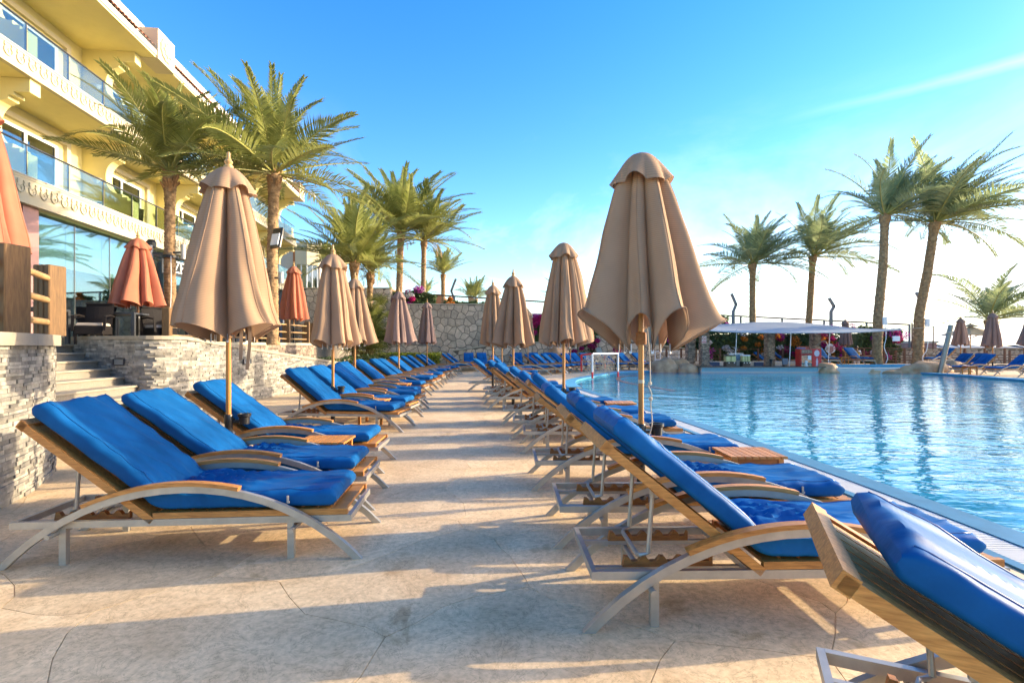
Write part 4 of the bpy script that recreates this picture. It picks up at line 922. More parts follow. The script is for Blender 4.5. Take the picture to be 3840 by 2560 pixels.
bougainvillea('magenta bougainvillea between the tall parasols', 3.0, 7.6, 36.0, 37.4, 1.0, 3.1, ['magenta','magenta'], 2600, 2600, 4)
bougainvillea('mixed bougainvillea hedge behind the bar, left part with magenta', 11.2, 14.8, 36.6, 38.0, 0.2, 2.6, ['purple','white_fl','magenta'], 4200, 2600, 5)
bougainvillea('bougainvillea hedge behind the bar, middle part with orange and white', 14.8, 19.3, 36.8, 38.2, 0.2, 2.7, ['orange_fl','white_fl'], 5000, 2400, 6)
bougainvillea('bougainvillea hedge behind the bar, part with bright purple', 19.3, 23.8, 37.0, 38.4, 0.2, 2.7, ['purple','magenta','orange_fl'], 5000, 3600, 7)
bougainvillea('round red-tipped bougainvillea bush right of the bar', 25.0, 28.2, 37.0, 38.6, 0.3, 2.75, ['magenta','purple'], 3600, 1500, 8)
bougainvillea('small pink shrub above the left end of the shade sail', 14.2, 16.6, 39.0, 40.0, 2.6, 3.9, ['magenta','purple'], 1200, 500, 9)
bougainvillea('pink and white bougainvillea in the planter on the wall top', -8.1, -5.5, 36.6, 37.6, 4.25, 5.35, ['white_fl','magenta','purple'], 1800, 1700, 10)
bougainvillea('magenta bougainvillea tuft left of the planter by the palm trunk', -9.1, -8.2, 36.7, 37.5, 4.3, 5.5, ['purple','magenta'], 700, 700, 11)
bougainvillea('orange lantana along the wall top', -4.9, -2.5, 36.6, 37.3, 4.25, 4.75, ['orange_fl'], 700, 800, 12)
bougainvillea('thin magenta shoots along the wall top', -2.4, 0.2, 36.6, 37.3, 4.2, 4.6, ['magenta'], 350, 420, 13)
t = empty('clipped_hedge', (-6.3, 31.4, 0), 0, 'yellow-green clipped hedge behind the last wall-row loungers', 'hedge')
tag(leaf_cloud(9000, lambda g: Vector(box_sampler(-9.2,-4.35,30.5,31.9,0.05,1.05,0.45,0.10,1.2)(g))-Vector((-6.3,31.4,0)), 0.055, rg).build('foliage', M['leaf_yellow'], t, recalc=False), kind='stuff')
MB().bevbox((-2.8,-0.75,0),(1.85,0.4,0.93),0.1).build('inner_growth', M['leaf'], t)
t = empty('low_hedge', (-6.7, 21.0, 0), 0, 'dark low shrubs at the foot of the fan palm', 'shrub')
tag(leaf_cloud(4200, lambda g: Vector(clumps([((-7.2,19.9,0.5),0.7),((-6.6,20.8,0.5),0.7),((-6.3,22.2,0.5),0.75),((-6.2,24.0,0.45),0.7),((-6.0,25.5,0.45),0.7)])(g))-Vector((-6.7,21.0,0)), 0.075, rg).build('foliage', M['leaf'], t, recalc=False), kind='stuff')
# fan palm: stacked skirts of stiff radiating blades
t = empty('fan_palm', (-6.75, 24.3, 0), 0, 'big shaggy fan palm in front of the stone wall', 'fan palm'); m = MB(); rf = random.Random(5)
for k in range(150):
    az = rf.uniform(0, 6.283); el = R(rf.choice([75, 55, 35, 15, -5, -25, -40]) + rf.uniform(-12, 12)); hb = rf.uniform(0.8, 2.7); Ls = rf.uniform(0.65, 1.25)
    d = Vector((math.cos(az)*math.cos(el), math.sin(az)*math.cos(el), math.sin(el))); b = Vector((0, 0, hb)); c = b + d*Ls
    sd = d.cross(Vector((0,0,1))); sd = sd.normalized() if sd.length > .01 else Vector((1,0,0)); u = sd.cross(d)
    m.cur = 1; m.beam(b, c, 0.02, 0.012); m.cur = 0
    for q in range(18):
        a = R(-105+210*q/17); e = (d*math.cos(a) + sd*math.sin(a)).normalized(); ln = rf.uniform(0.55, 0.8)*(0.75+0.25*math.cos(a)); w = e.cross(u).normalized()*0.022
        mid = c + e*ln*0.55; tip = c + e*ln + Vector((0,0,-0.22*ln)); m.add([c-w*.3, c+w*.3, mid+w, mid-w, tip], [(0,1,2,3),(3,2,4)])
tag(m.build('fan_leaves', [M['fan_leaf'], M['rachis']], t, recalc=False), kind='stuff')
put('trunk', trunk_mesh([Vector((0,0,0)), Vector((0,0,2.6))], 0.2, 0.16, 3), t)
# ------------------------------------------------------------------ terrace retaining walls
def ledger(path, z0, z1, rg, mat_i, mat_one, parent, row=0.036, l0=0.09, l1=0.27, limit=0, prefer=None, dmax=0.020):
    """ledger-stone facing along a ground polyline; z1 is a number or f(s). Returns the joined rest"""
    L, f = along(path); tiles = []; z = z0; zf = z1 if callable(z1) else (lambda s: z1); k = 0
    zmax = max(zf(L*i/40) for i in range(41))
    while z < zmax-0.004:
        s = -rg.random()*l0; h = row*rg.uniform(0.8, 1.25)
        while s < L:
            ln = rg.uniform(l0, l1); a, b = max(0, s), min(L, s+ln); s += ln
            if b-a < 0.025: continue
            zt = min(z+h, zf((a+b)/2))
            if zt-z < 0.008: continue
            tiles.append((a+0.002, b-0.002, z+0.0015, zt-0.0015, 0.012+rg.random()**1.6*dmax))
        z += h
    rest = MB()
    if limit:
        tiles.sort(key=lambda t: -((t[1]-t[0])*(t[3]-t[2])) if not prefer else prefer(t))
    for i, (a, b, zz0, zz1, dp) in enumerate(tiles):
        pa, ta = f(a); pb, tb = f(b); n = Vector((ta.y, -ta.x, 0)); n2 = Vector((tb.y, -tb.x, 0))
        vs = [pa-n*0.03, pb-n2*0.03, pb+n2*dp, pa+n*dp]
        V8 = [(v.x, v.y, zz0) for v in vs] + [(v.x, v.y, zz1) for v in vs]; F = [(0,3,2,1),(4,5,6,7),(0,1,5,4),(1,2,6,5),(2,3,7,6),(3,0,4,7)]
        if i < limit: MB().add(V8, F).build('stone_tile', mat_one, parent)
        else: rest.add(V8, F)
    if rest.v: tag(rest.build('stone_tiles', mat_i, parent), kind='stuff')
def wall_core(path, thick, z1, mat, parent, name='wall_core', z0=-0.1):
    L, f = along(path); n = 24; zf = z1 if callable(z1) else (lambda s: z1); m = MB(); rows = []
    for i in range(n+1):
        p, t = f(L*i/n); nn = Vector((t.y, -t.x, 0)); q = p-nn*thick; z = zf(L*i/n); rows.append([(p.x,p.y,z0),(p.x,p.y,z),(q.x,q.y,z),(q.x,q.y,z0)])
    m.grid(n+1, 4, lambda i, j: rows[i][j], closed=True); m.f += [(0,1,2,3), tuple(4*n+k for k in (3,2,1,0))]; m.mi += [0,0]
    return m.build(name, mat, parent)
def caps(path, w_out, w_in, z1, th, step, mat, parent, name='cap_stone'):
    L, f = along(path); zf = z1 if callable(z1) else (lambda s: z1); k = max(1, round(L/step))
    for i in range(k):
        sub = 5; m = MB(); rows = []
        for j in range(sub+1):
            s = L*(i+j/sub)/k + (0.003 if j == 0 else (-0.003 if j == sub else 0)); p, t = f(s); nn = Vector((t.y, -t.x, 0)); a, b = p+nn*w_out, p-nn*w_in; z = zf(s)
            rows.append([(a.x,a.y,z),(a.x,a.y,z+th),(b.x,b.y,z+th),(b.x,b.y,z)])
        m.grid(sub+1, 4, lambda r, c: rows[r][c], closed=True); m.f += [(0,1,2,3), tuple(4*sub+q for q in (3,2,1,0))]; m.mi += [0,0]
        m.build(name, mat, parent)
rw = random.Random(21)
# the wall's outward side must lie to the right of the direction of travel (tx, ty) -> (ty, -tx)
NW = smooth_pts([(-4.10,2.6),(-4.38,3.8),(-4.60,4.62),(-4.95,5.35),(-5.42,6.05),(-5.95,6.35)], 6)
nw = empty('slate_wall', (0,0,0), 0, 'rounded ledger-stone wall end left of the stairs with a thick cap', 'stone wall')
wall_core(NW, 0.5, 1.46, M['mortar'], nw)
ledger(NW, 0.0, 1.46, rw, M['slate'], M['slate_one'], nw, limit=300, prefer=lambda t: abs((t[0]+t[1])/2-2.7)+abs((t[2]+t[3])/2-0.9)*0.6)
caps(NW, 0.07, 0.62, 1.46, 0.12, 0.8, M['capstone'], nw)
CW = smooth_pts([(-11.0,11.9),(-10.0,11.45),(-9.0,11.05),(-8.2,10.75),(-7.5,10.50),(-7.2,10.9),(-7.14,11.9),(-7.08,13.0),(-6.98,14.4),(-6.82,16.6),(-6.62,18.8),(-6.55,20.6)], 5)
LC, fC = along(CW)
def cw_top(s):
    p, _ = fC(s)
    y = p.y
    if y < 11.2: return 1.60
    return max(0.62, 1.60 - (y-11.2)*0.098)
cw = empty('slate_wall', (0,0,0), 0, 'long curved ledger-stone wall that sinks towards the back behind the loungers', 'stone wall')
wall_core(CW, 0.35, cw_top, M['mortar'], cw)
ledger(CW, 0.0, cw_top, rw, M['slate'], M['slate_one'], cw, row=0.045, l0=0.12, l1=0.36, limit=300, prefer=lambda t: abs((t[0]+t[1])/2-3.2))
caps(CW, 0.05, 0.40, cw_top, 0.075, 0.62, M['capstone'], cw)
BW = smooth_pts([(-8.55,11.6),(-8.2,13.0),(-7.95,15.0),(-7.75,17.0),(-7.6,19.2),(-7.9,20.6),(-8.6,21.3)], 5)
bw = empty('slate_wall', (0,0,0), 0, 'brown ledger-stone terrace wall behind the curved one, with a white cap', 'stone wall')
wall_core(BW, 0.35, 1.50, M['mortar'], bw)
ledger(BW, 0.3, 1.50, rw, M['slate_brown'], M['slate_brown'], bw, row=0.06, l0=0.12, l1=0.34)
caps(BW, 0.05, 0.40, 1.50, 0.08, 0.9, M['cream_light'], bw)
# terrace floor
mb = MB(); poly = [(-22,3)] + [(-4.6,2.6),(-4.9,4.0),(-5.2,5.0),(-6.0,6.0),(-6.3,6.5),(-10.2,6.9),(-10.2,11.7),(-9.0,11.3),(-8.6,11.6)] + [(p[0]-0.1, p[1]) for p in BW[5:]] + [(-9.5,42),(-22,42)]
tri = tessellate_polygon([[Vector((*p, 0)) for p in poly]]); n = len(poly)
mb.add([(*p, 1.50) for p in poly] + [(*p, 0) for p in poly], [tuple(t) for t in tri] + [(i, (i+1) % n, n+(i+1) % n, n+i) for i in range(n)])
struct('terrace', mb, M['capstone'])
mb = MB(); poly = [(p[0]-0.2, p[1]) for p in CW[28:]] + [(p[0]+0.1, p[1]) for p in reversed(BW[2:])]
flat_poly(mb, poly, 0.55); struct('planter_soil', mb, pm("soil", (0.07,0.045,0.03), 0.95))
# stairs between the two walls: each step a riser block with a nosing slab
st = empty('stairs', (0,0,0), 0, 'speckled granite stairs between the two slate walls up to the terrace', 'stairs')
for k in range(9):
    z = 0.165*(k+1); xf = -6.30-0.395*k
    def quad(a, b, sk): return [(xf-a, 6.45), (xf-b, 6.45), (xf-b-sk, 11.6), (xf-a-sk, 11.6)]
    for nm, a, b, za, zb, mt in (('riser', 0.02, 0.60, z-0.165 if k else -0.01, z-0.035, M['stair']), ('tread', -0.015, 0.44, z-0.034, z, M['capstone'])):
        q = quad(a, b, 0.25); MB().add([(*v, za) for v in q] + [(*v, zb) for v in q], [(0,3,2,1),(4,5,6,7),(0,1,5,4),(1,2,6,5),(2,3,7,6),(3,0,4,7)]).build(nm, mt, st)
# recessed wall lights
def wall_light(s, z, label, path=CW):
    L, f = along(path); p, t = f(s); t3 = Vector((t.x, t.y, 0)); n = Vector((t.y, -t.x, 0)); o = empty('wall_light', (p.x+n.x*0.03, p.y+n.y*0.03, z), math.atan2(t.y, t.x), label, 'wall light', 'wall lights of the curved wall')
    w, h = 0.17, 0.065; m = MB()
    for a, b in (((-w,-0.035,-h),(w,0.0,-h+0.014)), ((-w,-0.035,h-0.014),(w,0,h)), ((-w,-0.035,-h+0.014),(-w+0.014,0,h-0.014)), ((w-0.014,-0.035,-h+0.014),(w,0,h-0.014))): m.box(a, b)
    m.build('frame', M['rail_dark'], o); MB().box((-w+0.014,-0.008,-h+0.014),(w-0.014,0.0,h-0.014)).build('lamp_glass', M['lens'], o)
    for k in range(4): z_ = -h+0.03+k*0.022; MB().box((-w+0.014,-0.028,z_),(w-0.014,-0.012,z_+0.008)).build('louvre', M['rail_dark'], o)
def s_at(ratio):
    best = (9, 0)
    for i in range(400):
        s = LC*i/400; p, _ = fC(s); d = abs(p.x/p.y-ratio); best = min(best, (d, s))
    return best[1]
s1 = s_at((453-1920)/1920); wall_light(s1, 1.13, 'louvred wall light above the stairs in the curved wall')
s2 = s_at((922-1920)/1920); wall_light(s2, 1.06, 'louvred wall light farther along the curved wall')
# ------------------------------------------------------------------ terrace fences: posts with round rails
def post_mesh(w, h):
    m = MB()
    for k in range(3): m.bevbox((-w/2+k*w/3+0.003, -w/2, 0), (-w/2+(k+1)*w/3-0.003, w/2, h), 0.012)
    return m
def fence(name, label, posts, z, h, w, rails, rr, group=None, skip=()):
    t = empty(name, (posts[0][0], posts[0][1], z), 0, label, 'fence', group); o = Vector(posts[0])
    me = None
    for p in posts:
        me = me or MB().bevbox((-w/2,-w/2,0),(w/2,w/2,h),0.015).mesh("post", M['fence_wood'])
        q = Vector(p)-o; put('post', me, t, (q.x, q.y, 0), (0, 0, 0.2))
    for i in range(len(posts)-1):
        if i in skip: continue
        a, b = Vector(posts[i])-o, Vector(posts[i+1])-o
        for rz in rails: MB().tube([(a.x,a.y,rz*h),(b.x,b.y,rz*h)], rr, 8).build('rail', M['rail_wood'], t, smooth=True)
    return t
t = empty('fence', (-4.93, 5.0, 1.58), 0, 'massive planked corner post with round rails on the rounded wall end', 'fence')
for (x, y, a, w, h) in ((0, 0, -0.10, 0.25, 0.86), (-0.62, 1.15, -0.10, 0.22, 0.84)):
    for k in range(3): MB().bevbox((-w/2+k*w/3+0.002,-w/2,0),(-w/2+(k+1)*w/3-0.002,w/2,h),0.010).build('post_plank', M['fence_wood'], t, loc=(x,y,0), rot=(0,0,a))
for z in (0.68, 0.42, 0.16):
    MB().tube([(0.10,-2.4,z),(0.0,-0.02,z)], 0.036, 10).build('rail', M['rail_wood'], t, smooth=True)
    MB().tube([(0.02,0.02,z),(-0.62,1.15,z)], 0.036, 10).build('rail', M['rail_wood'], t, smooth=True)
fence('fence', 'wooden terrace fence with round rails on the brown wall, nearer run', [(-8.25,12.25),(-7.98,13.9),(-7.85,15.6),(-7.72,17.6),(-7.60,19.0)], 1.58, 0.80, 0.17, (0.78,0.46,0.17), 0.026)
fence('fence', 'short wooden fence return at the end of the brown wall', [(-7.95,20.4),(-8.6,21.2),(-9.6,21.6)], 1.58, 0.80, 0.15, (0.78,0.46,0.17), 0.026)
# ------------------------------------------------------------------ terrace furniture
def wicker_chair(loc, rz, label):
    t = empty('wicker_chair', loc, rz, label, 'chair', 'dark wicker chairs on the terrace')
    rows = [[((-0.25+0.5*j/6), -0.24-0.10*i/6+0.03*math.cos(PI*(j/6-.5)), 0.40+0.50*i/6) for j in range(7)] for i in range(7)]
    m = MB().grid(7, 7, lambda i, j: rows[i][j]).grid(7, 7, lambda i, j: (rows[i][j][0], rows[i][j][1]-0.04, rows[i][j][2])); m.box((-0.25,-0.385,0.89),(0.25,-0.285,0.92)); m.build('backrest', M['wicker'], t)
    MB().bevbox((-0.26,-0.26,0.22),(0.26,0.26,0.40),0.02).build('seat', M['wicker'], t); MB().bevbox((-0.24,-0.22,0.402),(0.24,0.25,0.46),0.02).build('seat_pad', M['cushion'], t)
    for sx in (-1, 1):
        MB().ribbon([(sx*0.28,-0.26,0.62),(sx*0.28,0.0,0.64),(sx*0.28,0.24,0.60),(sx*0.28,0.27,0.30)], [(0,0,1),(0,0,1),(0,0.5,1),(0,1,0)], 0.05, 0.03).build('armrest', M['wicker'], t)
        for sy in (-0.23, 0.23): MB().box((sx*0.24-0.02,sy-0.02,0),(sx*0.24+0.02,sy+0.02,0.22)).build('leg', M['wicker'], t)
    return t
def terrace_table(loc, rz, label):
    t = empty('terrace_table', loc, rz, label, 'table', 'dark tables on the terrace'); MB().bevbox((-0.45,-0.45,0.70),(0.45,0.45,0.745),0.008).build('table_top', M['table_dark'], t)
    for sx in (-1,1):
        for sy in (-1,1): MB().box((sx*0.41-0.035,sy*0.41-0.035,0),(sx*0.41+0.035,sy*0.41+0.035,0.70)).build('leg', M['table_dark'], t)
TZ = 1.50
c0 = wicker_chair((-9.15, 11.2, TZ), R(200), 'dark wicker chair showing its back left of the orange parasol')
terrace_table((-9.95, 10.6, TZ), R(8), 'dark terrace table nearest the big corner post'); 
for x, y, a, lab in [(-10.7, 10.2, 80, 'dark wicker chair behind the table nearest the corner post'), (-9.75, 11.9, 160, 'dark wicker chair tucked at the table left of the orange parasol'), (-8.55, 12.45, 245, 'dark wicker chair leaning behind the first fence post'), (-10.5, 12.9, 20, 'dark wicker chair behind the orange parasol pole'), (-8.3, 14.6, 250, 'dark wicker chair behind the fence, near the palm with spotlights'), (-8.4, 16.0, 255, 'dark wicker chair behind the fence below the tall parasol'), (-8.6, 17.6, 250, 'dark wicker chair behind the fence end by the pinkish parasol'), (-10.6, 14.8, 30, 'dark wicker chair at the shop windows beside the sign')]:
    dup(c0, (x, y, TZ), R(a), lab)
terrace_table((-9.25, 12.2, TZ), R(10), 'dark terrace table under the orange parasol'); terrace_table((-9.0, 15.2, TZ), R(6), 'dark terrace table behind the fence between the palms'); terrace_table((-8.9, 18.0, TZ), R(6), 'dark terrace table by the pinkish parasol'); terrace_table((-11.2, 13.6, TZ), R(6), 'dark terrace table close to the shop windows')

BALC = [(-12.55, 19.5, 6.21, 120, 'dark armchair behind the first-floor balcony glass, nearer one'), (-12.8, 21.2, 6.21, 60, 'dark armchair behind the first-floor balcony glass, farther one')]
for x, y, z, a, lab in BALC: dup(c0, (x-2.9+0.0, y, z), R(a), lab)
# ------------------------------------------------------------------ hotel: local x outwards from the fascia plane, local y along the front, z up
HOT = empty('hotel_building', (-11.9, 0, 0), R(6.73), 'yellow three-storey hotel with glass balconies, carved fascias and clay-tiled eaves', 'building')
Y0, Y1 = 4.0, 39.5
def hb(name, a, b, mat, parent=HOT): return MB().box(a, b).build(name, mat, parent)
BAY = [5.25, 10.1, 15.0, 19.85, 24.7, 29.5, 34.3, 39.2]
XW = -1.9
FLOORS = [(6.20, 9.05), (9.66, 12.57)]
for zf, zc in FLOORS:
    hb('back_wall', (XW-0.25, Y0, zf), (XW, Y1, zc), M['cream'])
    hb('balcony_slab', (XW, Y0, zf-0.2), (-0.10, Y1, zf), M['cream'])
for z0, z1 in ((5.44, 6.22), (9.05, 9.66)):
    hb('fascia_band', (-0.10, Y0, z0+0.17), (0.0, Y1, z1), M['cream_light']); hb('lower_cornice', (-0.10, Y0, z0), (0.05, Y1, z0+0.16), M['cream_light'])
    hb('fascia_lip', (-0.02, Y0, z1), (0.025, Y1, z1+0.025), M['white_wall']); hb('fascia_moulding', (0.0, Y0, z1-0.075), (0.016, Y1, z1-0.05), M['cream_light'])
    hb('balcony_soffit', (XW, Y0, z0+0.01), (-0.10, Y1, z0+0.06), M['cream'])
# carved lotus motif, one per 0.40 m of fascia
def motif_mesh():
    m = MB(); O = [(-0.10,0.17),(-0.125,0.10),(-0.085,0.06),(-0.13,-0.01),(-0.125,-0.10),(-0.07,-0.17),(0,-0.19),(0.07,-0.17),(0.125,-0.10),(0.13,-0.01),(0.085,0.06),(0.125,0.10),(0.10,0.17)]
    for i in range(len(O)-1): m.beam((0.004, O[i][0], O[i][1]), (0.004, O[i+1][0], O[i+1][1]), 0.030, 0.060, up=(1,0,0))
    I = [(x*0.72, z*0.72-0.03) for x, z in O[2:-2]]
    m.prism(I, lambda u, v, d: (d, u, v), 0.0, 0.020)
    m.beam((0.014,0,0.01),(0.014,0,-0.11),0.022,0.05,up=(1,0,0)); m.beam((0.013,-0.05,-0.035),(0.013,0.05,-0.035),0.022,0.05,up=(1,0,0)); return m.mesh("carved_motif", M['cream_light'])
MO = motif_mesh(); y = 7.34
while y < 38.8:
    for zc in (5.90, 9.42): put('carved_motif', MO, HOT, (0.001, y, zc), None, (1, 1.0, 0.95 if zc < 7 else 0.88))
    y += 0.405
# partitions with stepped corbel, curved recess and stepped foot
def partition(zf, zc):
    f = lambda z: zf + (z-6.2)*(zc-zf)/2.85
    o = [(-0.14, f(6.2)), (-0.14, f(6.95)), (-0.32, f(6.95)), (-0.32, f(7.07)), (-0.50, f(7.07)), (-0.50, f(7.19)), (-0.64, f(7.19))]
    cz = f(7.82)
    for k in range(11): a = R(-70+140*k/10); o.append((-0.70-0.38*math.cos(a), cz+0.60*math.sin(a)))
    o += [(-0.62, f(8.46)), (-0.62, f(8.56)), (-0.48, f(8.56)), (-0.48, f(8.66)), (-0.06, f(8.66)), (-0.06, f(9.05)-0.002), (XW, f(9.05)-0.002), (XW, f(6.2))]
    return MB().prism(o, lambda u, v, d: (u, d, v), -0.19, 0.19)
for zf, zc in FLOORS:
    me = partition(zf, zc).mesh("partition", M['cream'])
    for yb in BAY: put('partition', me, HOT, (0, yb-0.18, 0))
# doors, reveals, curtains, wall sconces
for zf, zc in FLOORS:
    for i in range(len(BAY)-1):
        a, b = BAY[i]+0.55, BAY[i]+3.15; zt = zf+2.14
        w = MB()
        for s, e in (((XW+0.002,a-0.10,zf),(XW+0.05,a,zt+0.1)), ((XW+0.002,b,zf),(XW+0.05,b+0.10,zt+0.1)), ((XW+0.002,a,zt),(XW+0.05,b,zt+0.1))): w.box(s, e)
        d = w.build('balcony_door', M['frame_white'], HOT)
        mid = (a+b)/2; w = MB()
        for s, e in (((XW+0.05,a,zf),(XW+0.075,a+0.07,zt)), ((XW+0.05,mid-0.06,zf),(XW+0.075,mid+0.06,zt)), ((XW+0.05,b-0.07,zf),(XW+0.075,b,zt))): w.box(s, e)
        w.build('sash', M['frame_white'], d)
        for s, e in ((a, mid), (mid, b)): MB().box((XW+0.03,s+0.005,zf+0.02),(XW+0.036,e-0.005,zt-0.02)).build('pane', M['winglass'], d)
        cm = MB()
        for s, e in ((a, a+0.55), (mid-0.3, mid+0.25), (b-0.8, b)):
            n = 14; cm.grid(2, n, lambda r, c: (XW+0.014+0.006*math.sin(c*2.2), lerp(s, e, c/(n-1)), zf+0.02+r*(zt-zf-0.05)))
        cm.build('curtain', M['curtain'], d); MB().box((XW+0.001,a,zf+0.01),(XW+0.004,b,zt)).build('dark_room_sheet', M['interior'], d)  # thin dark sheet behind the panes, its colour standing in for an unlit room
        w = MB()      # projecting surround of the recess
        for s, e in (((XW,a-0.30,zf),(XW+0.12,a-0.10,zt+0.42)), ((XW,b+0.42,zf),(XW+0.12,b+0.62,zt+0.42)), ((XW,a-0.10,zt+0.26),(XW+0.12,b+0.42,zt+0.42))): w.box(s, e)
        w.build('door_surround', M['cream_light'], HOT)
        MB().lathe([(0.05,0),(0.13,0.10),(0.19,0.17),(0.17,0.17)], 14, (XW+0.55, BAY[i+1]-0.45, zf+1.35)).build('wall_sconce', M['white_wall'], HOT, smooth=True)
# glass balustrades
for zf in (6.22, 9.66):
    hr = 0.94; MB().tube([(-0.12,Y0,zf+hr),(-0.12,Y1-0.1,zf+hr)], 0.028, 10).build('handrail', M['rail_dark'], HOT, smooth=True)
    pm_ = MB().box((-0.16,-0.022,0),(-0.125,0.022,hr)).beam((-0.14,-0.10,0.72),(-0.14,0.10,0.72),0.014,0.014).beam((-0.14,-0.10,0.16),(-0.14,0.10,0.16),0.014,0.014).mesh("baluster", M['rail_dark'])
    gp = MB().box((-0.118,0.03,0.03),(-0.108,1.575,0.90)).mesh("glass_pane", M['glass'])
    for k in range(int((Y1-Y0)/1.612)):
        y = 4.93+k*1.612
        if y+1.6 > Y1: break
        put('baluster', pm_, HOT, (0, y, zf)); put('glass_pane', gp, HOT, (0, y, zf))
# eaves, tiles, parapet
hb('eave_soffit', (XW-0.2, Y0, 12.57), (0.50, Y1, 12.66), M['cream']); hb('eave_fascia', (0.30, Y0, 12.662), (0.53, Y1, 12.86), M['white_wall'])
hb('parapet', (-0.55, Y0, 12.66), (-0.10, Y1, 13.95), M['white_wall']); hb('roof', (-12, Y0, 12.67), (-0.56, Y1, 13.4), M['white_wall'])
tile = MB(); 
tile.grid(2, 7, lambda i, j: ((0.56 if i == 0 else 0.30), -0.10+0.2*j/6, (12.93 if i == 0 else 13.19)+0.035*math.sin(PI*j/6)))
tile.grid(2, 7, lambda i, j: ((0.34 if i == 0 else -0.10), -0.10+0.2*j/6, (13.19 if i == 0 else 13.58)+0.035*math.sin(PI*j/6)))
tm_ = tile.mesh("roof_tile", M['rooftile']); y = 13.0
MED = [20.4, 30.1]
while y < 38.6:
    if not any(abs(y-q) < 0.72 for q in MED): put('roof_tile', tm_, HOT, (0, y, 0))
    y += 0.205
for q in MED + [39.0]:
    hb('roof_pier', (-0.12, q-0.60, 12.55), (0.58, q+0.60, 13.72), M['cream_light'])
    md = MB().prism([(0.42*math.cos(2*PI*k/24)*(1+0.08*(k % 2)), 0.42*math.sin(2*PI*k/24)*(1+0.08*(k % 2))) for k in range(24)], lambda u, v, d: (d, q+u, 13.14+v), 0.58, 0.62)
    md.prism([(0.30*math.cos(2*PI*k/16)*(1-0.3*(k % 2)), 0.30*math.sin(2*PI*k/16)*(1-0.3*(k % 2))) for k in range(16)], lambda u, v, d: (d, q+u, 13.14+v), 0.60, 0.65); md.build('rosette', M['cream_light'], HOT)
hb('end_wall', (-12, Y1, 1.5), (XW, Y1+0.3, 13.4), M['cream'])
# ground floor: glazing, piers, blinds and a dim dining room
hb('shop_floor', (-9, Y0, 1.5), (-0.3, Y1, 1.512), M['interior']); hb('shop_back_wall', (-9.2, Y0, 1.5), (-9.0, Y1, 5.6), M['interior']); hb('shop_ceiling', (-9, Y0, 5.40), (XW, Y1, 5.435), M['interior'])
piers = [4.3, 7.4, 14.75, 22.2, 29.6, 37.0]
for i, q in enumerate(piers):
    hb('shop_pier', (-0.42, q-0.28, 1.5), (-0.12, q+0.28, 5.44), M['granite_pink'] if i < 3 else M['granite_grey'])
    hb('blind_cassette', (-0.75, q, 5.2), (-0.62, q+(6.9 if i else 2.9), 5.40), M['white_wall'])
for i in range(len(piers)-1):
    a, b = piers[i]+0.29, piers[i+1]-0.29; n = 4
    for k in range(n):
        s, e = lerp(a, b, k/n)+0.012, lerp(a, b, (k+1)/n)-0.012; hb('shop_window', (-0.33, s, 1.52), (-0.315, e, 5.42), M['shopglass']); hb('mullion', (-0.335, e, 1.52), (-0.31, e+0.022, 5.42), M['steel'])
        if k < 3 or i: hb('roller_blind', (-0.60, s, 4.02), (-0.585, e, 5.3), M['blind']); hb('blind_bar', (-0.61, s, 3.97), (-0.575, e, 4.02), M['frame_white'])
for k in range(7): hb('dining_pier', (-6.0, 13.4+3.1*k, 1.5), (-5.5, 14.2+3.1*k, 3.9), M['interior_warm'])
for k in range(9): MB().tube([(-3.2-0.5*(k % 3), 13.6+0.85*k, 3.0), (-3.2-0.5*(k % 3), 13.6+0.85*k, 3.9)], 0.035, 8).build('pendant_tube', M['white'], HOT)
hb('grey_entry_wall', (-0.30, 21.3, 1.5), (-0.10, 22.6, 3.6), M['granite_grey'])
# shop sign: white raised letters
def text_obj(name, s, size, mat, loc, rot, parent=None, ext=0.02, align='CENTER'):
    cu = bpy.data.curves.new(name, 'FONT'); cu.body = s; cu.size = size; cu.extrude = ext; cu.align_x = align; cu.align_y = 'CENTER'
    o = bpy.data.objects.new(name, cu); dg = bpy.context.evaluated_depsgraph_get(); COL.objects.link(o); me = bpy.data.meshes.new_from_object(o.evaluated_get(bpy.context.evaluated_depsgraph_get())); bpy.data.objects.remove(o)
    me.materials.clear(); me.materials.append(mat); return put(name, me, parent, loc, rot)
sg = empty('bar_sign', (-10.88, 17.2, 3.98), R(6.73), 'white raised lettering on a dark backing over the shop windows behind the palm', 'sign')
MB().box((-0.06,-1.5,-0.26),(-0.03,1.5,0.22)).build('backing', M['rail_dark'], sg)
text_obj('lettering', 'ZE BAR', 0.56, M['white'], (-0.005, 0, 0), (R(90), 0, R(90)), sg)
# ------------------------------------------------------------------ lamps on palms, fan, camera
def spot(loc, rz, label):
    t = empty('spotlight', loc, rz, label, 'spotlight', 'cylinder spotlights on the palm'); MB().tube([(0.30,0,-0.16),(0.30,0,0.24)], 0.062, 14).build('lamp_body', M['alu'], t, smooth=True); MB().beam((0.0,0,0.03),(0.26,0,0.03),0.04,0.05).build('bracket', M['black'], t)
spot((-9.20,13.92,3.97), R(-10), 'grey cylinder spotlight right of the terrace palm trunk'); spot((-9.50,13.92,3.95), R(190), 'grey cylinder spotlight left of the terrace palm trunk')
tag(MB().lathe([(0.20,-0.02),(0.205,0.05),(0.19,0.05),(0.185,-0.02)], 20, (-9.35,14.0,3.88)).build('clamp_band', M['black']), 'black strap clamping the spotlights round the palm trunk', 'clamp')
t = empty('floodlight', (-6.72,14.66,4.56), R(-25), 'square floodlight with a pale lens on the bushy palm trunk', 'floodlight')
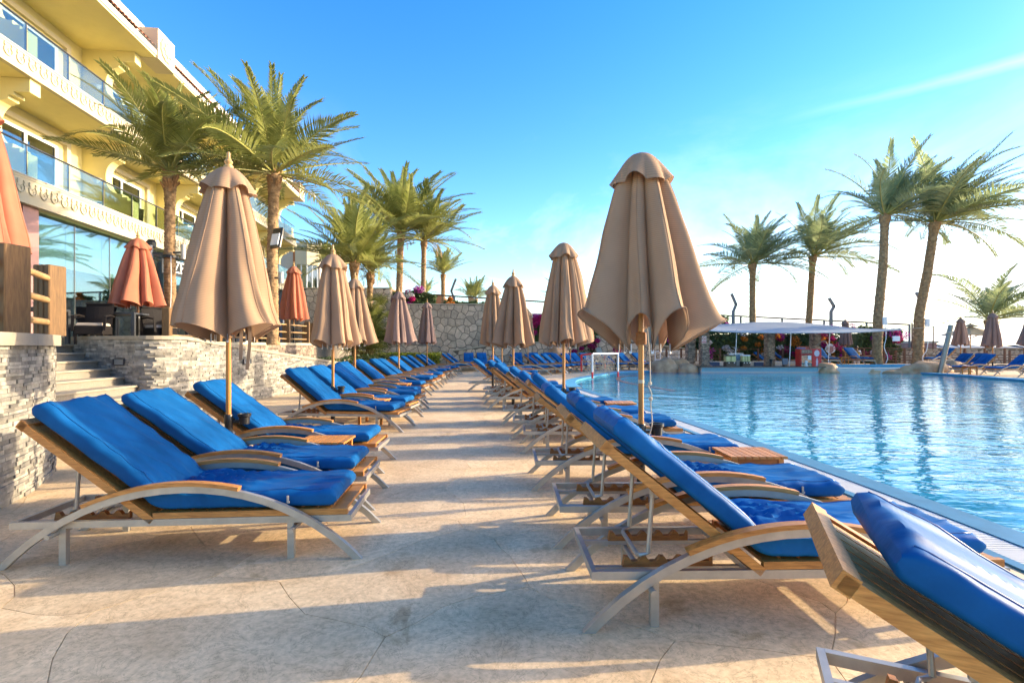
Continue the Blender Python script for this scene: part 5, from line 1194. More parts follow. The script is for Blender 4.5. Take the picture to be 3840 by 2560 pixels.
MB().bevbox((-0.19,-0.05,-0.30),(0.19,0.05,0.30),0.03).build('housing', M['black'], t, rot=(R(-12),0,0)); MB().box((-0.15,-0.075,-0.24),(0.15,-0.052,0.10)).build('lens', M['lens'], t, rot=(R(-12),0,0)); MB().beam((0,0.05,0),(-0.10,0.22,0),0.05,0.05).build('bracket', M['black'], t)
t = empty('spotlight', (-6.74,14.72,3.42), 0, 'grey cylinder spotlight under the floodlight on the bushy palm', 'spotlight'); MB().tube([(0.12,-0.05,-0.16),(0.12,-0.05,0.16)], 0.075, 14).build('lamp_body', M['alu'], t, smooth=True); MB().beam((-0.08,0,0),(0.1,-0.03,0),0.04,0.05).build('bracket', M['black'], t)
tag(MB().tube(smooth_pts([Vector(p) for p in [(-6.66,14.6,4.2),(-6.64,14.6,3.2),(-6.62,14.6,2.4),(-6.66,14.6,1.62)]],4), 0.008, 5).build('cable', M['black']), 'thin black cable hanging down the bushy palm trunk', 'cable')
tag(MB().tube(smooth_pts([Vector(p) for p in [(-9.22,13.84,3.9),(-9.20,13.82,3.0),(-9.22,13.82,2.3),(-9.17,13.82,1.55)]],4), 0.012, 5).build('cable', M['white']), 'white cable running down the terrace palm with spotlights', 'cable')
t = empty('mist_fan', (-10.2,14.4,4.02), R(60), 'black caged fan on an arm behind the orange parasol', 'fan')
m = MB()
for k in range(16): a = 2*PI*k/16; m.tube([(0,0.09,0),(math.cos(a)*0.14,0.11,math.sin(a)*0.14),(math.cos(a)*0.27,0.05,math.sin(a)*0.27),(math.cos(a)*0.27,-0.05,math.sin(a)*0.27),(math.cos(a)*0.1,-0.1,math.sin(a)*0.1)], 0.006, 4)
tag(m.build('cage', M['rail_dark'], t), kind='stuff')
for k in range(3): a = 2*PI*k/3; MB().add([(0,0.02,0),(math.cos(a)*0.22,0.03,math.sin(a)*0.22),(math.cos(a+.7)*0.2,-0.02,math.sin(a+.7)*0.2),(math.cos(a+.9)*0.05,-0.02,math.sin(a+.9)*0.05)], [(0,1,2,3)]).build('blade', M['black'], t)
MB().lathe([(0.05,-0.12),(0.12,-0.08),(0.13,0.05),(0.08,0.12)], 14, (0,-0.1,0.30)).build('motor', M['black'], t); MB().tube([(0,-0.1,0),(0.35,-0.25,0.05),(0.75,-0.3,-0.05)], 0.025, 7).build('arm', M['rail_dark'], t)
t = empty('security_camera', (-16.05, 39.35, 13.2), R(6.73), 'white dome camera on an arm at the hotel roof corner', 'camera'); MB().tube([(-0.1,0,0.12),(0.55,0,0.12),(0.72,0,0.06)], 0.06, 8).build('arm', M['white'], t); MB().lathe([(0.12,0.1),(0.17,0.0),(0.17,-0.14),(0.1,-0.26),(0.03,-0.3)], 14, (0.78,0,-0.02)).build('dome', M['white'], t, smooth=True)
# ------------------------------------------------------------------ crazy-paved walls: every stone a piece of its own
def field_wall(name, label, x0, x1, z0, z1, y, step, seed, limit, cut=None, thick=0.45, top=0.07, rz=0.0, mat=None):
    r = random.Random(seed); t = empty(name, (x0, y, 0), rz, label, 'stone wall', 'crazy-paved walls'); Wd = x1-x0
    zf = cut or (lambda x: z1)
    n = 24; m = MB(); prof = [(0, z0)] + [(Wd, z0)] + [(Wd*(n-i)/n, zf(Wd*(n-i)/n)) for i in range(n+1)]
    m.prism(prof, lambda u, v, d: (u, d, v), 0.0, thick); m.build('mortar_core', M['mortar'], t)
    cells = []
    for c, poly in voronoi((0, z0, Wd, z1), step, r, 0.40):
        if c.x < -.2 or c.x > Wd+.2 or c.y > zf(min(max(c.x,0),Wd))+0.05: continue
        p = [Vector((q.x, min(q.y, zf(min(max(q.x,0),Wd))))) for q in poly]; p = inset(p, 0.020)
        if len(p) >= 3 and area(p) > 0.012: cells.append(p)
    cells.sort(key=lambda p: -area(p)); rest = MB()
    for i, p in enumerate(cells):
        c = sum(p, Vector((0, 0)))/len(p); q = [c+(v-c)*0.86 for v in p]; k = len(p); dp = r.uniform(0.025, 0.06)
        vs = [(v.x, 0.002, v.y) for v in p] + [(v.x, -dp*0.7, v.y) for v in p] + [(v.x, -dp, v.y) for v in q]
        fs = [tuple(2*k+j for j in range(k))] + [(j, (j+1) % k, k+(j+1) % k, k+j) for j in range(k)] + [(k+j, k+(j+1) % k, 2*k+(j+1) % k, 2*k+j) for j in range(k)]
        if i < limit: MB().add(vs, fs).build('wall_stone', mat or M['fieldstone'], t)
        else: rest.add(vs, fs)
    if rest.v: tag(rest.build('wall_stones', M['fieldstone_i'], t), kind='stuff')
    if top:
        k = max(1, int(Wd/1.6)); 
        for i in range(k):
            a, b = Wd*i/k+0.004, Wd*(i+1)/k-0.004; za, zb = zf(a), zf(b)
            MB().add([(a,-0.09,za+.002),(b,-0.09,zb+.002),(b,thick,zb+.002),(a,thick,za+.002),(a,-0.09,za+top),(b,-0.09,zb+top),(b,thick,zb+top),(a,thick,za+top)], [(0,3,2,1),(4,5,6,7),(0,1,5,4),(1,2,6,5),(2,3,7,6),(3,0,4,7)]).build('coping_stone', M['cream_light'], t)
    return t
field_wall('stone_wall', 'tall central crazy-paved wall with a pale coping', -8.55, 0.45, 0, 4.40, 36.1, 0.50, 5, 180)
field_wall('stone_wall', 'higher crazy-paved wall block left of the planter', -15.2, -8.58, 0, 5.55, 36.3, 0.52, 6, 60)
field_wall('stone_wall', 'lower crazy-paved wall behind the pool-row parasols, bougainvillea on top', 0.48, 8.2, 0, 3.3, 36.15, 0.50, 7, 90, cut=lambda x: 3.22-0.20*x)
field_wall('stone_wall', 'brownish curved retaining wall rising to the boulder by the steps', -4.0, 2.6, 0, 1.75, 34.6, 0.42, 8, 60, cut=lambda x: min(1.70, 1.15+0.14*x))
field_wall('stone_wall', 'crazy-paved wall between the steps and the white railing', 5.9, 13.2, 0, 2.2, 36.0, 0.46, 9, 60, cut=lambda x: 2.15-0.14*x)
field_wall('stone_wall', 'pale crazy-paved wall under the wire fence on the right', 26.0, 40.5, 0, 1.28, 38.2, 0.44, 10, 60, top=0.05)
def rock(name, loc, dims, seed, label, group='sandy boulders', lump=0.22, mat='rock'):
    bm = bmesh.new(); bmesh.ops.create_icosphere(bm, subdivisions=4, radius=1)
    for v in bm.verts:
        p = v.co.copy(); k = 1 + lump*noise.noise(p*1.3+Vector((seed,0,0))) + 0.09*noise.noise(p*3+Vector((seed,5,0))); g = abs(noise.noise(p*1.1+Vector((seed*3,9,1))))
        k -= 0.10*max(0, 0.06-g)/0.06; v.co = Vector((p.x*dims[0], p.y*dims[1], max(-0.25, p.z)*dims[2]))*k
    me = bpy.data.meshes.new(name); bm.to_mesh(me); bm.free(); me.materials.append(M[mat]); me.polygons.foreach_set('use_smooth', [True]*len(me.polygons))
    return tag(put(name, me, None, loc), label, 'boulder', group)
rock('boulder', (9.2,30.9,0.0), (0.95,0.7,0.78), 3, 'biggest rounded sandy boulder on the pool rim left of the bar')
rock('boulder', (10.1,31.2,0.0), (0.85,0.6,0.74), 5, 'boulder behind the biggest one left of the bar'); rock('boulder', (10.35,30.4,0.0), (0.62,0.5,0.45), 8, 'small boulder beside the bar counter'); rock('boulder', (11.5,31.0,0.0), (0.9,0.5,0.40), 9, 'low boulder tucked against the bar counter end')
rock('boulder', (18.35,29.9,0.0), (0.72,0.6,0.52), 12, 'peach boulder at the right end of the bar counter'); rock('boulder', (20.7,29.55,-0.1), (0.52,0.4,0.34), 14, 'small pointed boulder alone on the overflow rim'); rock('boulder', (22.0,29.4,-0.1), (0.85,0.45,0.30), 16, 'flat boulder left of the long rock')
rock('boulder', (23.6,29.1,0.0), (1.5,0.7,0.62), 18, 'long peach rock with dark grooves left of the steel post'); rock('boulder', (25.55,29.6,0.0), (1.0,0.7,0.62), 21, 'domed peach rock right of the steel post')
rock('boulder', (3.05,34.7,0.6), (0.85,0.6,1.1), 24, 'upright boulder left of the stone steps'); 
# garden steps with sloping parapets
t = empty('stairs', (4.75, 34.4, 0), 0, 'grey stone steps behind the far loungers between two sloping parapets', 'stairs')
for k in range(9): MB().box((-1.05,0.3*k,0.165*k),(1.05,0.3*k+0.32,0.165*(k+1))).build('step', M['granite_grey'], t)
for x, lab in ((-1.3,0),(1.3,1)): MB().add([(x-.2,-.4,0.0),(x+.2,-.4,0.0),(x+.2,2.6,1.5),(x-.2,2.6,1.5),(x-.2,-.4,0.35),(x+.2,-.4,0.35),(x+.2,2.6,1.95),(x-.2,2.6,1.95)], [(0,3,2,1),(4,5,6,7),(0,1,5,4),(1,2,6,5),(2,3,7,6),(3,0,4,7)]).build('parapet', M['cream_light'], t)
tag(MB().tube(smooth_pts([Vector(p) for p in [(-6.3,31.9,1.62),(-5.4,31.95,1.54),(-4.55,32.0,1.45),(-4.45,32.0,1.33)]],5), 0.03, 8).build('handrail', M['steel']), 'blue-grey metal handrail tip before the crazy-paved wall', 'handrail')
# ------------------------------------------------------------------ goal
t = empty('goal', (3.78, 24.1, -0.05), R(42), 'small red and white goal with a torn net floating at the pool edge', 'goal')
def banded(name, a, b, cuts, r=0.045):
    a, b = Vector(a), Vector(b)
    for i in range(len(cuts)-1): MB().tube([a.lerp(b, cuts[i]), a.lerp(b, cuts[i+1])], r, 10).build(name, M['red'] if i % 2 == 0 else M['white'], t, smooth=True)
GW, GH, GD_ = 2.0, 1.16, 0.75
banded('post', (0,0,0), (0,0,GH), [0,0.26,1.0]); banded('post', (GW,0,0), (GW,0,GH), [0,0.22,1.0]); banded('crossbar', (0,0,GH), (GW,0,GH), [0,0.001,1.0])
banded('back_post', (0.1,GD_,0.3), (0.1,GD_,GH*0.95), [0,1]); banded('back_post', (GW-.1,GD_,0.3), (GW-.1,GD_,GH*0.95), [0,1]); banded('side_bar', (0,0,GH), (0.1,GD_,GH*0.95), [0,1]); banded('side_bar', (GW,0,GH), (GW-.1,GD_,GH*0.95), [0,0.001,1])
m = MB(); rn_ = random.Random(4)
for k in range(46):
    x = rn_.uniform(0.05, GW-.05); y = GD_*rn_.uniform(0.2, 0.9); pts = [(x+rn_.uniform(-.2,.2), y+rn_.uniform(-.1,.1), GH*0.97-j*rn_.uniform(0.10,0.19)) for j in range(7)]; m.tube(pts, 0.011, 4)
for k in range(12):
    x = rn_.uniform(0.1, GW-.8); z = rn_.uniform(0.6, 1.1); m.tube([(x+0.12*j, GD_*0.6+rn_.uniform(-.15,.15), z+rn_.uniform(-.12,.12)) for j in range(7)], 0.011, 4)
tag(m.build('net', M['rope'], t), kind='stuff')
# lane line on the pool floor seen through the water
lane = smooth_pts([(7.2,27.6),(5.6,26.0),(4.9,23.6),(4.9,21.4),(5.3,19.2),(5.6,17.6)], 5); a_, b_ = offset_line(lane, -0.10), offset_line(lane, 0.10); m = MB(); n = len(lane)
m.add([(*p,-0.071) for p in a_]+[(*p,-0.071) for p in b_], [(i,i+1,n+i+1,n+i) for i in range(n-1)]); struct('pool_lane_line', m, M['dark_wood'])
# ------------------------------------------------------------------ pool bar
t = empty('pool_bar', (14.6, 29.7, 0), R(-1.5), 'tiled swim-up bar counter with a dark top at the far pool edge', 'bar counter')
MB().box((-3.55,0.1,-0.3),(3.45,0.9,0.24)).build('counter_body', M['white_wall'], t); MB().bevbox((-3.65,-0.12,0.242),(3.5,1.0,0.30),0.01).build('counter_top', M['bar_dark'], t)
tl = MB().box((0.004,-0.012,0.004),(0.176,0.0,0.236)).mesh("tile", M['pooltile'])
for k in range(39): put('tile', tl, t, (-3.52+k*0.178, 0.1, 0.0))
MB().box((-3.6,3.3,-0.3),(5.5,3.5,0.50)).build('back_ledge', M['white_wall'], t)
for k, x in enumerate((-2.2,-0.35,0.9)): MB().box((x,3.0,0.10),(x+0.8,3.28,0.45)).build('cabinet', pm("blue_cabinet%d" % k, (0.015,0.06,0.18), 0.5), t)
def bar_column(x, y, z1, label, w=0.48):
    o = empty('stone_column', (x, y, 0), 0, label, 'column', 'ledger-stone columns of the pool bar'); MB().box((-w/2+.03,-w/2+.03,0),(w/2-.03,w/2-.03,z1)).build('column_core', M['mortar'], o); r = random.Random(int(x*10))
    path = [(-w/2,w/2),(-w/2,-w/2),(w/2,-w/2),(w/2,w/2)]; ledger([( -w/2, w/2),(-w/2,-w/2),(w/2,-w/2),(w/2,w/2)], 0.0, z1, r, M['slate_brown'], M['slate_brown'], o, row=0.06, l0=0.10, l1=0.26)
    # ledger() lays stones to the right of travel, so run the path clockwise as well to face outwards
    return o
# outward faces: travel so that the right-hand side is outside
for x, y, z, lab in [(11.55,30.75,2.32,'ledger-stone bar column carrying the no-diving sign'),(10.95,31.4,2.36,'ledger-stone bar column half hidden behind the sign column'),(16.0,31.8,2.28,'middle ledger-stone bar column'),(18.95,32.0,2.25,'right ledger-stone bar column beside the red cooler')]:
    o = empty('stone_column', (x, y, 0), 0, lab, 'column', 'ledger-stone columns of the pool bar'); w = 0.50; MB().box((-w/2+.03,-w/2+.03,-0.2),(w/2-.03,w/2-.03,z)).build('column_core', M['mortar'], o)
    ledger([(-w/2+.02,w/2),(-w/2+.02,-w/2+.02),(w/2-.02,-w/2+.02),(w/2-.02,w/2)][::-1] if False else [(-w/2+.02,w/2-.02),(-w/2+.02,-w/2+.02),(w/2-.02,-w/2+.02),(w/2-.02,w/2-.02)], 0.0, z, random.Random(int(x*10)), M['slate_brown'], M['slate_brown'], o, row=0.06, l0=0.10, l1=0.26)
# sign
t = empty('warning_sign', (11.42, 30.44, 1.86), 0, 'white sign with a red no-diving circle on the bar column', 'sign'); MB().box((-0.13,-0.02,-0.21),(0.13,0,0.21)).build('board', M['white'], t)
MB().prism([(0.115*math.cos(2*PI*k/28),0.115*math.sin(2*PI*k/28)) for k in range(28)], lambda u,v,d: (u,d,v+0.06), -0.026, -0.021).build('red_disc', M['red'], t); MB().prism([(0.088*math.cos(2*PI*k/28),0.088*math.sin(2*PI*k/28)) for k in range(28)], lambda u,v,d: (u,d,v+0.06), -0.030, -0.0265).build('white_disc', M['white'], t)
MB().beam((-0.07,-0.034,0.13),(0.07,-0.034,-0.01),0.022,0.004,up=(0,1,0)).build('slash', M['red'], t); MB().beam((-0.04,-0.032,0.02),(0.05,-0.032,0.09),0.028,0.003,up=(0,1,0)).build('figure', M['black'], t); MB().box((-0.115,-0.026,-0.19),(0.115,-0.021,-0.085)).build('caption_panel', M['red'], t)
for z in (-0.115,-0.155): MB().box((-0.09,-0.029,z-0.008),(0.09,-0.0265,z+0.008)).build('caption_line', M['white'], t)
# red cooler with a white bottle drawing and emblem
t = empty('drinks_cooler', (17.55, 30.25, 0.30), R(-6), 'red drinks cooler with a white emblem and bottle drawing on its side', 'cooler')
MB().box((-0.62,-0.35,0),(-0.58,0.35,0.98)).build('side_panel', M['red'], t); MB().box((0.02,-0.36,0),(0.52,0.35,1.02)).build('cabinet', M['red'], t); MB().box((-0.58,0.30,0),(0.02,0.35,0.98)).build('back_panel', M['red'], t); MB().box((-0.62,-0.35,0.66),(0.02,0.35,0.72)).build('shelf', M['red'], t); MB().box((-0.62,-0.36,0.98),(0.02,0.35,1.02)).build('top_panel', M['red'], t)
MB().box((-0.56,-0.33,0.02),(0.0,-0.325,0.64)).build('glass_door', M['winglass'], t); MB().box((-0.57,-0.345,0.74),(0.01,-0.34,0.97)).build('picture_panel', pm("photo_panel", (0.22,0.08,0.04), 0.5, var=0.8, scale=14, col2=(0.5,0.3,0.2)), t); MB().box((-0.22,-0.345,0.38),(-0.04,-0.335,0.62)).build('notice', M['white'], t)
MB().prism([(0.27+0.145*math.cos(2*PI*k/24),0.76+0.19*math.sin(2*PI*k/24)) for k in range(24)], lambda u,v,d: (u,d,v), -0.366, -0.3605).build('emblem', pm("pale_print", (0.62,0.50,0.52), 0.5, var=0.25, scale=22), t)
MB().prism([(0.21,0.0),(0.35,0.0),(0.35,0.06),(0.33,0.16),(0.345,0.26),(0.315,0.40),(0.305,0.46),(0.255,0.46),(0.245,0.40),(0.215,0.26),(0.23,0.16),(0.21,0.06)], lambda u,v,d: (u,d,v+0.02), -0.366, -0.3605).build('bottle_print', pm("pale_print_b", (0.62,0.45,0.50), 0.5), t)
def dispenser(x, label, n, w, lid):
    o = empty('drink_dispenser', (x, 30.2, 0.30), 0, label, 'drink dispenser', 'cold drink dispensers on the bar'); MB().bevbox((-w/2,-0.2,0.0),(w/2,0.2,0.26),0.02).build('base', M['black'], o)
    for k in range(n): a = -w/2+w*k/n+0.01; MB().bevbox((a,-0.18,0.27),(a+w/n-0.02,0.18,0.60),0.03).build('tank', M['dispenser_glass'], o); MB().cbox((a+w/n/2,-0.23,0.2),(0.04,0.07,0.06)).build('tap', M['white'], o)
    MB().bevbox((-w/2,-0.19,0.602),(w/2,0.19,0.66),0.02).build('lid', lid, o)
dispenser(12.85, 'wide drink dispenser with yellowish tanks and dark lid on the bar', 2, 0.62, M['black']); dispenser(13.75, 'drink dispenser with a white lid and three tanks on the bar', 3, 0.48, M['white'])
t = empty('drinks_machine', (13.55, 30.9, 0.28), 0, 'pale drinks machine with a printed front behind the dispensers', 'machine'); MB().bevbox((-0.42,-0.2,0),(0.34,0.25,0.78),0.02).build('cabinet', M['white_wall'], t); MB().box((-0.22,-0.21,0.35),(0.22,-0.202,0.72)).build('print', pm("machine_print", (0.16,0.26,0.34), 0.4, var=0.7, scale=9), t)
t = empty('poster_stand', (13.1, 30.6, 0.30), R(8), 'small blue and white notice board beside the dispensers', 'notice board'); MB().box((-0.12,-0.01,0),(0.12,0.01,0.72)).build('board', M['white'], t); MB().box((-0.10,-0.016,0.25),(0.10,-0.012,0.66)).build('print', pm("notice_print", (0.12,0.25,0.5), 0.4, var=0.8, scale=9, col2=(0.7,0.7,0.7)), t)
t = empty('till', (16.05, 30.1, 0.30), R(15), 'back of a dark till screen standing on the bar', 'till'); MB().bevbox((-0.20,-0.03,0.10),(0.20,0.03,0.46),0.01).build('screen', pm("till_grey", (0.05,0.10,0.15), 0.35), t); MB().box((-0.1,-0.08,0),(0.1,0.1,0.09)).build('stand', M['black'], t)
t = empty('coffee_grinder', (15.25, 30.15, 0.30), 0, 'slim black coffee grinder on the bar', 'grinder'); MB().lathe([(0.09,0),(0.09,0.2),(0.07,0.24),(0.10,0.40),(0.09,0.42)], 12).build('body', M['black'], t); MB().lathe([(0.06,0.421),(0.06,0.45)], 12).build('lid', M['steel'], t)
t = empty('bar_blender', (17.2, 29.95, 0.30), 0, 'little white blender before the cooler door', 'blender'); MB().lathe([(0.08,0),(0.09,0.12)], 12).build('base', M['white'], t); MB().lathe([(0.06,0.121),(0.09,0.30),(0.03,0.34)], 12).build('jug', M['lens'], t)
# shade sail on a leaning steel post
t = empty('shade_sail', (15.5, 31.0, 2.3), 0, 'long pale shade sail tapering to a rope over the bar', 'shade sail')
A_ = [(-5.2,-1.9,0.12),(-2.5,-1.6,-0.02),(1.0,-1.6,-0.06),(4.2,-1.4,-0.02),(6.0,-1.2,0.06),(7.2,-1.2,0.14)]; B_ = [(-4.6,2.8,0.78),(-2.2,2.2,0.60),(1.0,2.2,0.76),(3.6,1.6,0.62),(5.6,0.4,0.28),(7.2,-1.15,0.17)]
fa, fb = smooth_pts([Vector(p) for p in A_], 6), smooth_pts([Vector(p) for p in B_], 6); n = len(fa); NR = 9
m = MB().grid(NR, n, lambda i, j: tuple(Vector(fa[j]).lerp(Vector(fb[j]), i/(NR-1)) + Vector((0, 0, -0.10*math.sin(PI*i/(NR-1))*(1-j/n)+0.03*math.sin(j*0.9+i)*math.sin(PI*i/(NR-1))))))
m.build('sail_cloth', M['sail'], t, smooth='all'); MB().tube([Vector(p)+Vector((0,0,-0.01)) for p in fa], 0.03, 6).build('hem', M['sail'], t, smooth=True)
MB().tube([(7.2,-1.18,0.15),(8.25,-2.6,0.27)], 0.015, 5).build('rope', M['rope'], t)
for p in ((-2.4,-0.9),(0.9,-0.7),(4.0,0.6)): MB().tube([(p[0],p[1],-2.2),(p[0]+0.12,p[1],0.15)], 0.025, 6).build('strut', M['white'], t)
t = empty('leaning_post', (23.75, 28.4, -0.02), 0, 'thick leaning brushed-steel post holding the sail rope', 'post'); MB().tube([(0,0,0),(0.60,0,2.66)], 0.125, 20).build('tube', M['steel'], t, smooth=True); MB().tube([(0.56,-0.14,2.28),(0.35,-0.13,2.25),(0.1,-0.1,2.27)], 0.03, 6).build('rope_lashing', M['rope'], t)
# ------------------------------------------------------------------ wooden railings by the bar and along the right deck
def rail_fence(label, pts, z, h, rails, mat, pw=0.10, rh=0.035, step=1.35, top=True):
    L, f = along(pts); k = max(1, round(L/step)); t = empty('railing', (pts[0][0], pts[0][1], z), 0, label, 'railing', 'dark wooden railings round the deck'); o = Vector((pts[0][0], pts[0][1], 0)); P = [f(L*i/k)[0]-o for i in range(k+1)]
    pm2 = MB().box((-pw/2,-pw/2,0),(pw/2,pw/2,h+0.04)).mesh("post", mat)
    for p in P: put('post', pm2, t, (p.x, p.y, 0))
    for i in range(k):
        for r_ in rails: MB().beam((P[i].x,P[i].y-pw*0.55,r_*h),(P[i+1].x,P[i+1].y-pw*0.55,r_*h),0.045,rh).build('rail', mat, t)
        if top: MB().beam((P[i].x,P[i].y,h+0.065),(P[i+1].x,P[i+1].y,h+0.065),0.16,0.045).build('handrail', mat, t)
    return t
brown = pm("railing_wood", (0.17,0.075,0.035), 0.6, var=0.3, rnd=0.1)
rail_fence('dark railing left of the bar sign column', [(10.1,33.5),(12.0,33.4)], 0.30, 1.0, (0.12,0.36,0.62,0.98), M['dark_wood'], step=1.0, top=False)
rail_fence('dark railing behind the bar between the columns', [(12.4,33.6),(16.2,33.7)], 0.30, 1.0, (0.12,0.36,0.62,0.98), M['dark_wood'], step=1.25, top=False)
rail_fence('dark railing behind the drinks cooler', [(16.9,33.9),(19.0,34.0)], 0.30, 1.0, (0.12,0.36,0.62,0.98), M['dark_wood'], step=1.25, top=False)
rail_fence('long brown railing on the right deck behind palms and parasols', [(22.2,34.3),(26,34.3),(31,34.4),(40,34.6)], 0.30, 0.98, (0.22,0.40,0.58,0.76), brown, step=1.4)
rail_fence('second brown railing across the path behind the right deck', [(25.5,36.2),(31,36.3),(42,36.6)], 0.10, 1.0, (0.22,0.40,0.58,0.76), brown, step=1.7)
t = empty('white_railing', (9.6, 34.4, 0.0), 0, 'white metal railing with a mesh panel behind the boulders', 'railing')
for x in (0.0,0.35,0.9,1.6,2.3,3.0): MB().box((x,0,0),(x+0.06,0.06,1.15)).build('post', M['white'], t)
for z in (0.15,0.55,1.1): MB().box((0,-0.02,z),(3.06,0.0,z+0.06)).build('rail', M['white'], t)
m = MB()
for k in range(42): m.box((0.95+k*0.05,0.02,0.2),(0.962+k*0.05,0.03,1.1))
tag(m.build('mesh_panel', M['white'], t), kind='stuff')
# ------------------------------------------------------------------ wire fence on the hill line with bent lamp masts
def wire_fence(label, pts, z0, z1, step, cell=0.17, r=0.011):
    L, f = along(pts); t = empty('wire_fence', (pts[0][0], pts[0][1], 0), 0, label, 'fence', 'wire-mesh fences'); o = Vector((pts[0][0], pts[0][1], 0)); k = max(1, round(L/step)); za = z0 if callable(z0) else (lambda s: z0); zb = z1 if callable(z1) else (lambda s: z1)
    for i in range(k+1):
        p = f(L*i/k)[0]-o; MB().box((p.x-.055,p.y-.05,za(L*i/k)),(p.x+.055,p.y+.05,zb(L*i/k)+0.02)).build('post', M['grey_paint'], t)
    for i in range(k):
        a, b = f(L*i/k)[0]-o, f(L*(i+1)/k)[0]-o; MB().beam((a.x,a.y,zb(L*i/k)),(b.x,b.y,zb(L*(i+1)/k)),0.10,0.10).build('top_rail', M['dark_wood'], t)
    m = MB(); H = zb(0)-za(0); s = -H
    while s < L:
        for sg_ in (1, -1):
            s0, s1 = (s, s+H) if sg_ == 1 else (s+H, s); ends = []
            for ss, top_ in ((s0, 0), (s1, 1)): ends.append((ss, top_))
            (sa, ta), (sb, tb) = ends
            ca, cb = min(max(sa, 0), L), min(max(sb, 0), L)
            fa_, fb_ = (ca-sa)/(sb-sa), (cb-sa)/(sb-sa)
            if abs(fa_-fb_) < 1e-3: continue
            p, q = f(ca)[0]-o, f(cb)[0]-o; z_ = lambda ss, u: lerp(za(ss), zb(ss), u)
            v = [(p.x,p.y,z_(ca,fa_)),(q.x,q.y,z_(cb,fb_))]; m.beam(v[0], v[1], r, r)
        s += cell
    tag(m.build('wire_mesh', M['wire'], t), kind='stuff'); return t
wire_fence('dark-topped wire fence along the hill behind the bar and palms', [(11.5,40.0),(20,39.6),(30.2,38.9)], lambda s: 1.9-0.03*s, lambda s: 4.15-0.055*s, 3.1)
wire_fence('wire fence above the crazy-paved wall on the left hill', [(-9.5,38.6),(-2.6,38.9),(4.2,39.5),(11.0,40.0)], lambda s: 3.5, lambda s: 5.55-0.055*s, 5.1)
t = empty('wire_gate', (30.3, 38.8, 1.25), R(12), 'open wire gate frame with a brace at the end of the hill fence', 'gate')
for a, b in (((0,0,0),(0,0,2.0)),((1.0,0.8,0),(1.0,0.8,1.95)),((0,0,2.0),(1.0,0.8,1.95)),((0.5,-1.2,0),(0.5,-1.2,1.7)),((-3.0,0,2.0),(-1.6,0,0.0)),((0.0,0,1.1),(1.0,0.8,1.05))): MB().beam(a, b, 0.06, 0.06).build('bar', M['dark_wood'], t)
m = MB()
for k in range(9): m.beam((0.1*k,0.08*k,0.05),(0.1*k,0.08*k,1.9),0.012,0.012); m.beam((0,0,0.2*k+0.1),(1.0,0.8,0.2*k+0.1),0.012,0.012)
tag(m.build('wire_mesh', M['wire'], t), kind='stuff')
def mast(x, y, zb, zk, zt, dxk, label, face=-1):
    t = empty('lamp_mast', (x, y, zb), 0, label, 'lamp mast', 'bent grey lamp masts'); h = zk-zb; MB().box((-0.09,-0.09,0),(0.09,0.09,h)).build('mast', M['grey_paint'], t)
    MB().beam((0,0,h-0.03),(dxk*0.4,0,h+(zt-zk)*0.40),0.17,0.17).build('elbow', M['grey_paint'], t); MB().beam((dxk*0.4,0,h+(zt-zk)*0.36),(dxk*-0.25,0,h+(zt-zk)),0.17,0.17).build('lamp_arm', M['grey_paint'], t)
mast(16.55,38.3,1.0,4.1,5.4,0.55,'bent grey lamp mast left of the first seaside palm'); mast(24.05,38.6,1.0,4.1,5.1,0.6,'bent grey lamp mast between the seaside palms'); mast(31.2,39.3,1.0,4.4,5.6,0.7,'bent grey lamp mast behind the tall leaning palm'); mast(-4.75,42.0,3.5,5.4,7.0,-0.6,'bent grey lamp mast on the hill right of the small palm')
# ------------------------------------------------------------------ far buildings
def house(label, x0, x1, y, z0, z1, mat, wins=(), dep=6, extra=None):
    t = empty('far_building', ((x0+x1)/2, y, z0), 0, label, 'building', 'far buildings'); w = x1-x0; MB().box((-w/2,0,0),(w/2,dep,z1-z0)).build('wall', mat, t); MB().box((-w/2-.1,-0.1,z1-z0+.002),(w/2+.1,dep,z1-z0+0.18)).build('roof', M['white_wall'], t)
    for x, z, ww, hh in wins: f = MB().box((x-ww/2,-0.06,z),(x+ww/2,-0.004,z+hh)).build('window', M['frame_white'], t); MB().box((x-ww/2+.08,-0.075,z+.08),(x+ww/2-.08,-0.062,z+hh-.08)).build('pane', M['winglass'], f)
    return t
h1 = house('beige building with a bay window past the hotel end', -22.5, -18.4, 49.0, 1.5, 11.2, M['beige_wall'], [(0.75,4.9,1.0,2.6)])
for x in (-0.1,): MB().box((x-0.2,-0.5,0),(x+0.05,-0.01,9.6)).build('orange_fin', M['terracotta'], h1)
b = MB().prism([(0.2,-0.01),(0.2,-1.2),(1.3,-1.2),(2.03,-0.4),(2.03,-0.01)], lambda u,v,d: (u,v,d), 7.6, 9.6).build('bay_top', M['cream_light'], h1); MB().prism([(0.25,-0.02),(0.25,-1.1),(1.25,-1.1),(1.95,-0.35),(1.95,-0.02)], lambda u,v,d: (u,v,d), 4.9, 7.6).build('bay_glazing', M['winglass'], h1); MB().prism([(0.2,-0.01),(0.2,-1.2),(1.3,-1.2),(2.03,-0.4),(2.03,-0.01)], lambda u,v,d: (u,v,d), 3.0, 4.9).build('bay_base', M['white_wall'], h1)
for p in ((0.25,-1.12),(0.75,-1.12),(1.25,-1.12),(1.6,-0.74),(1.96,-0.36)): MB().box((p[0]-.05,p[1]-.03,4.9),(p[0]+.05,p[1]+.03,7.6)).build('bay_mullion', M['frame_white'], h1)
MB().box((-2.0,-0.3,3.4),(-0.4,-0.01,5.6)).build('orange_panel', M['terracotta'], h1)
house('white low wall with blue-grey roof left of the stone wall', -17.8, -14.0, 45.0, 3.6, 6.3, M['white_wall'])
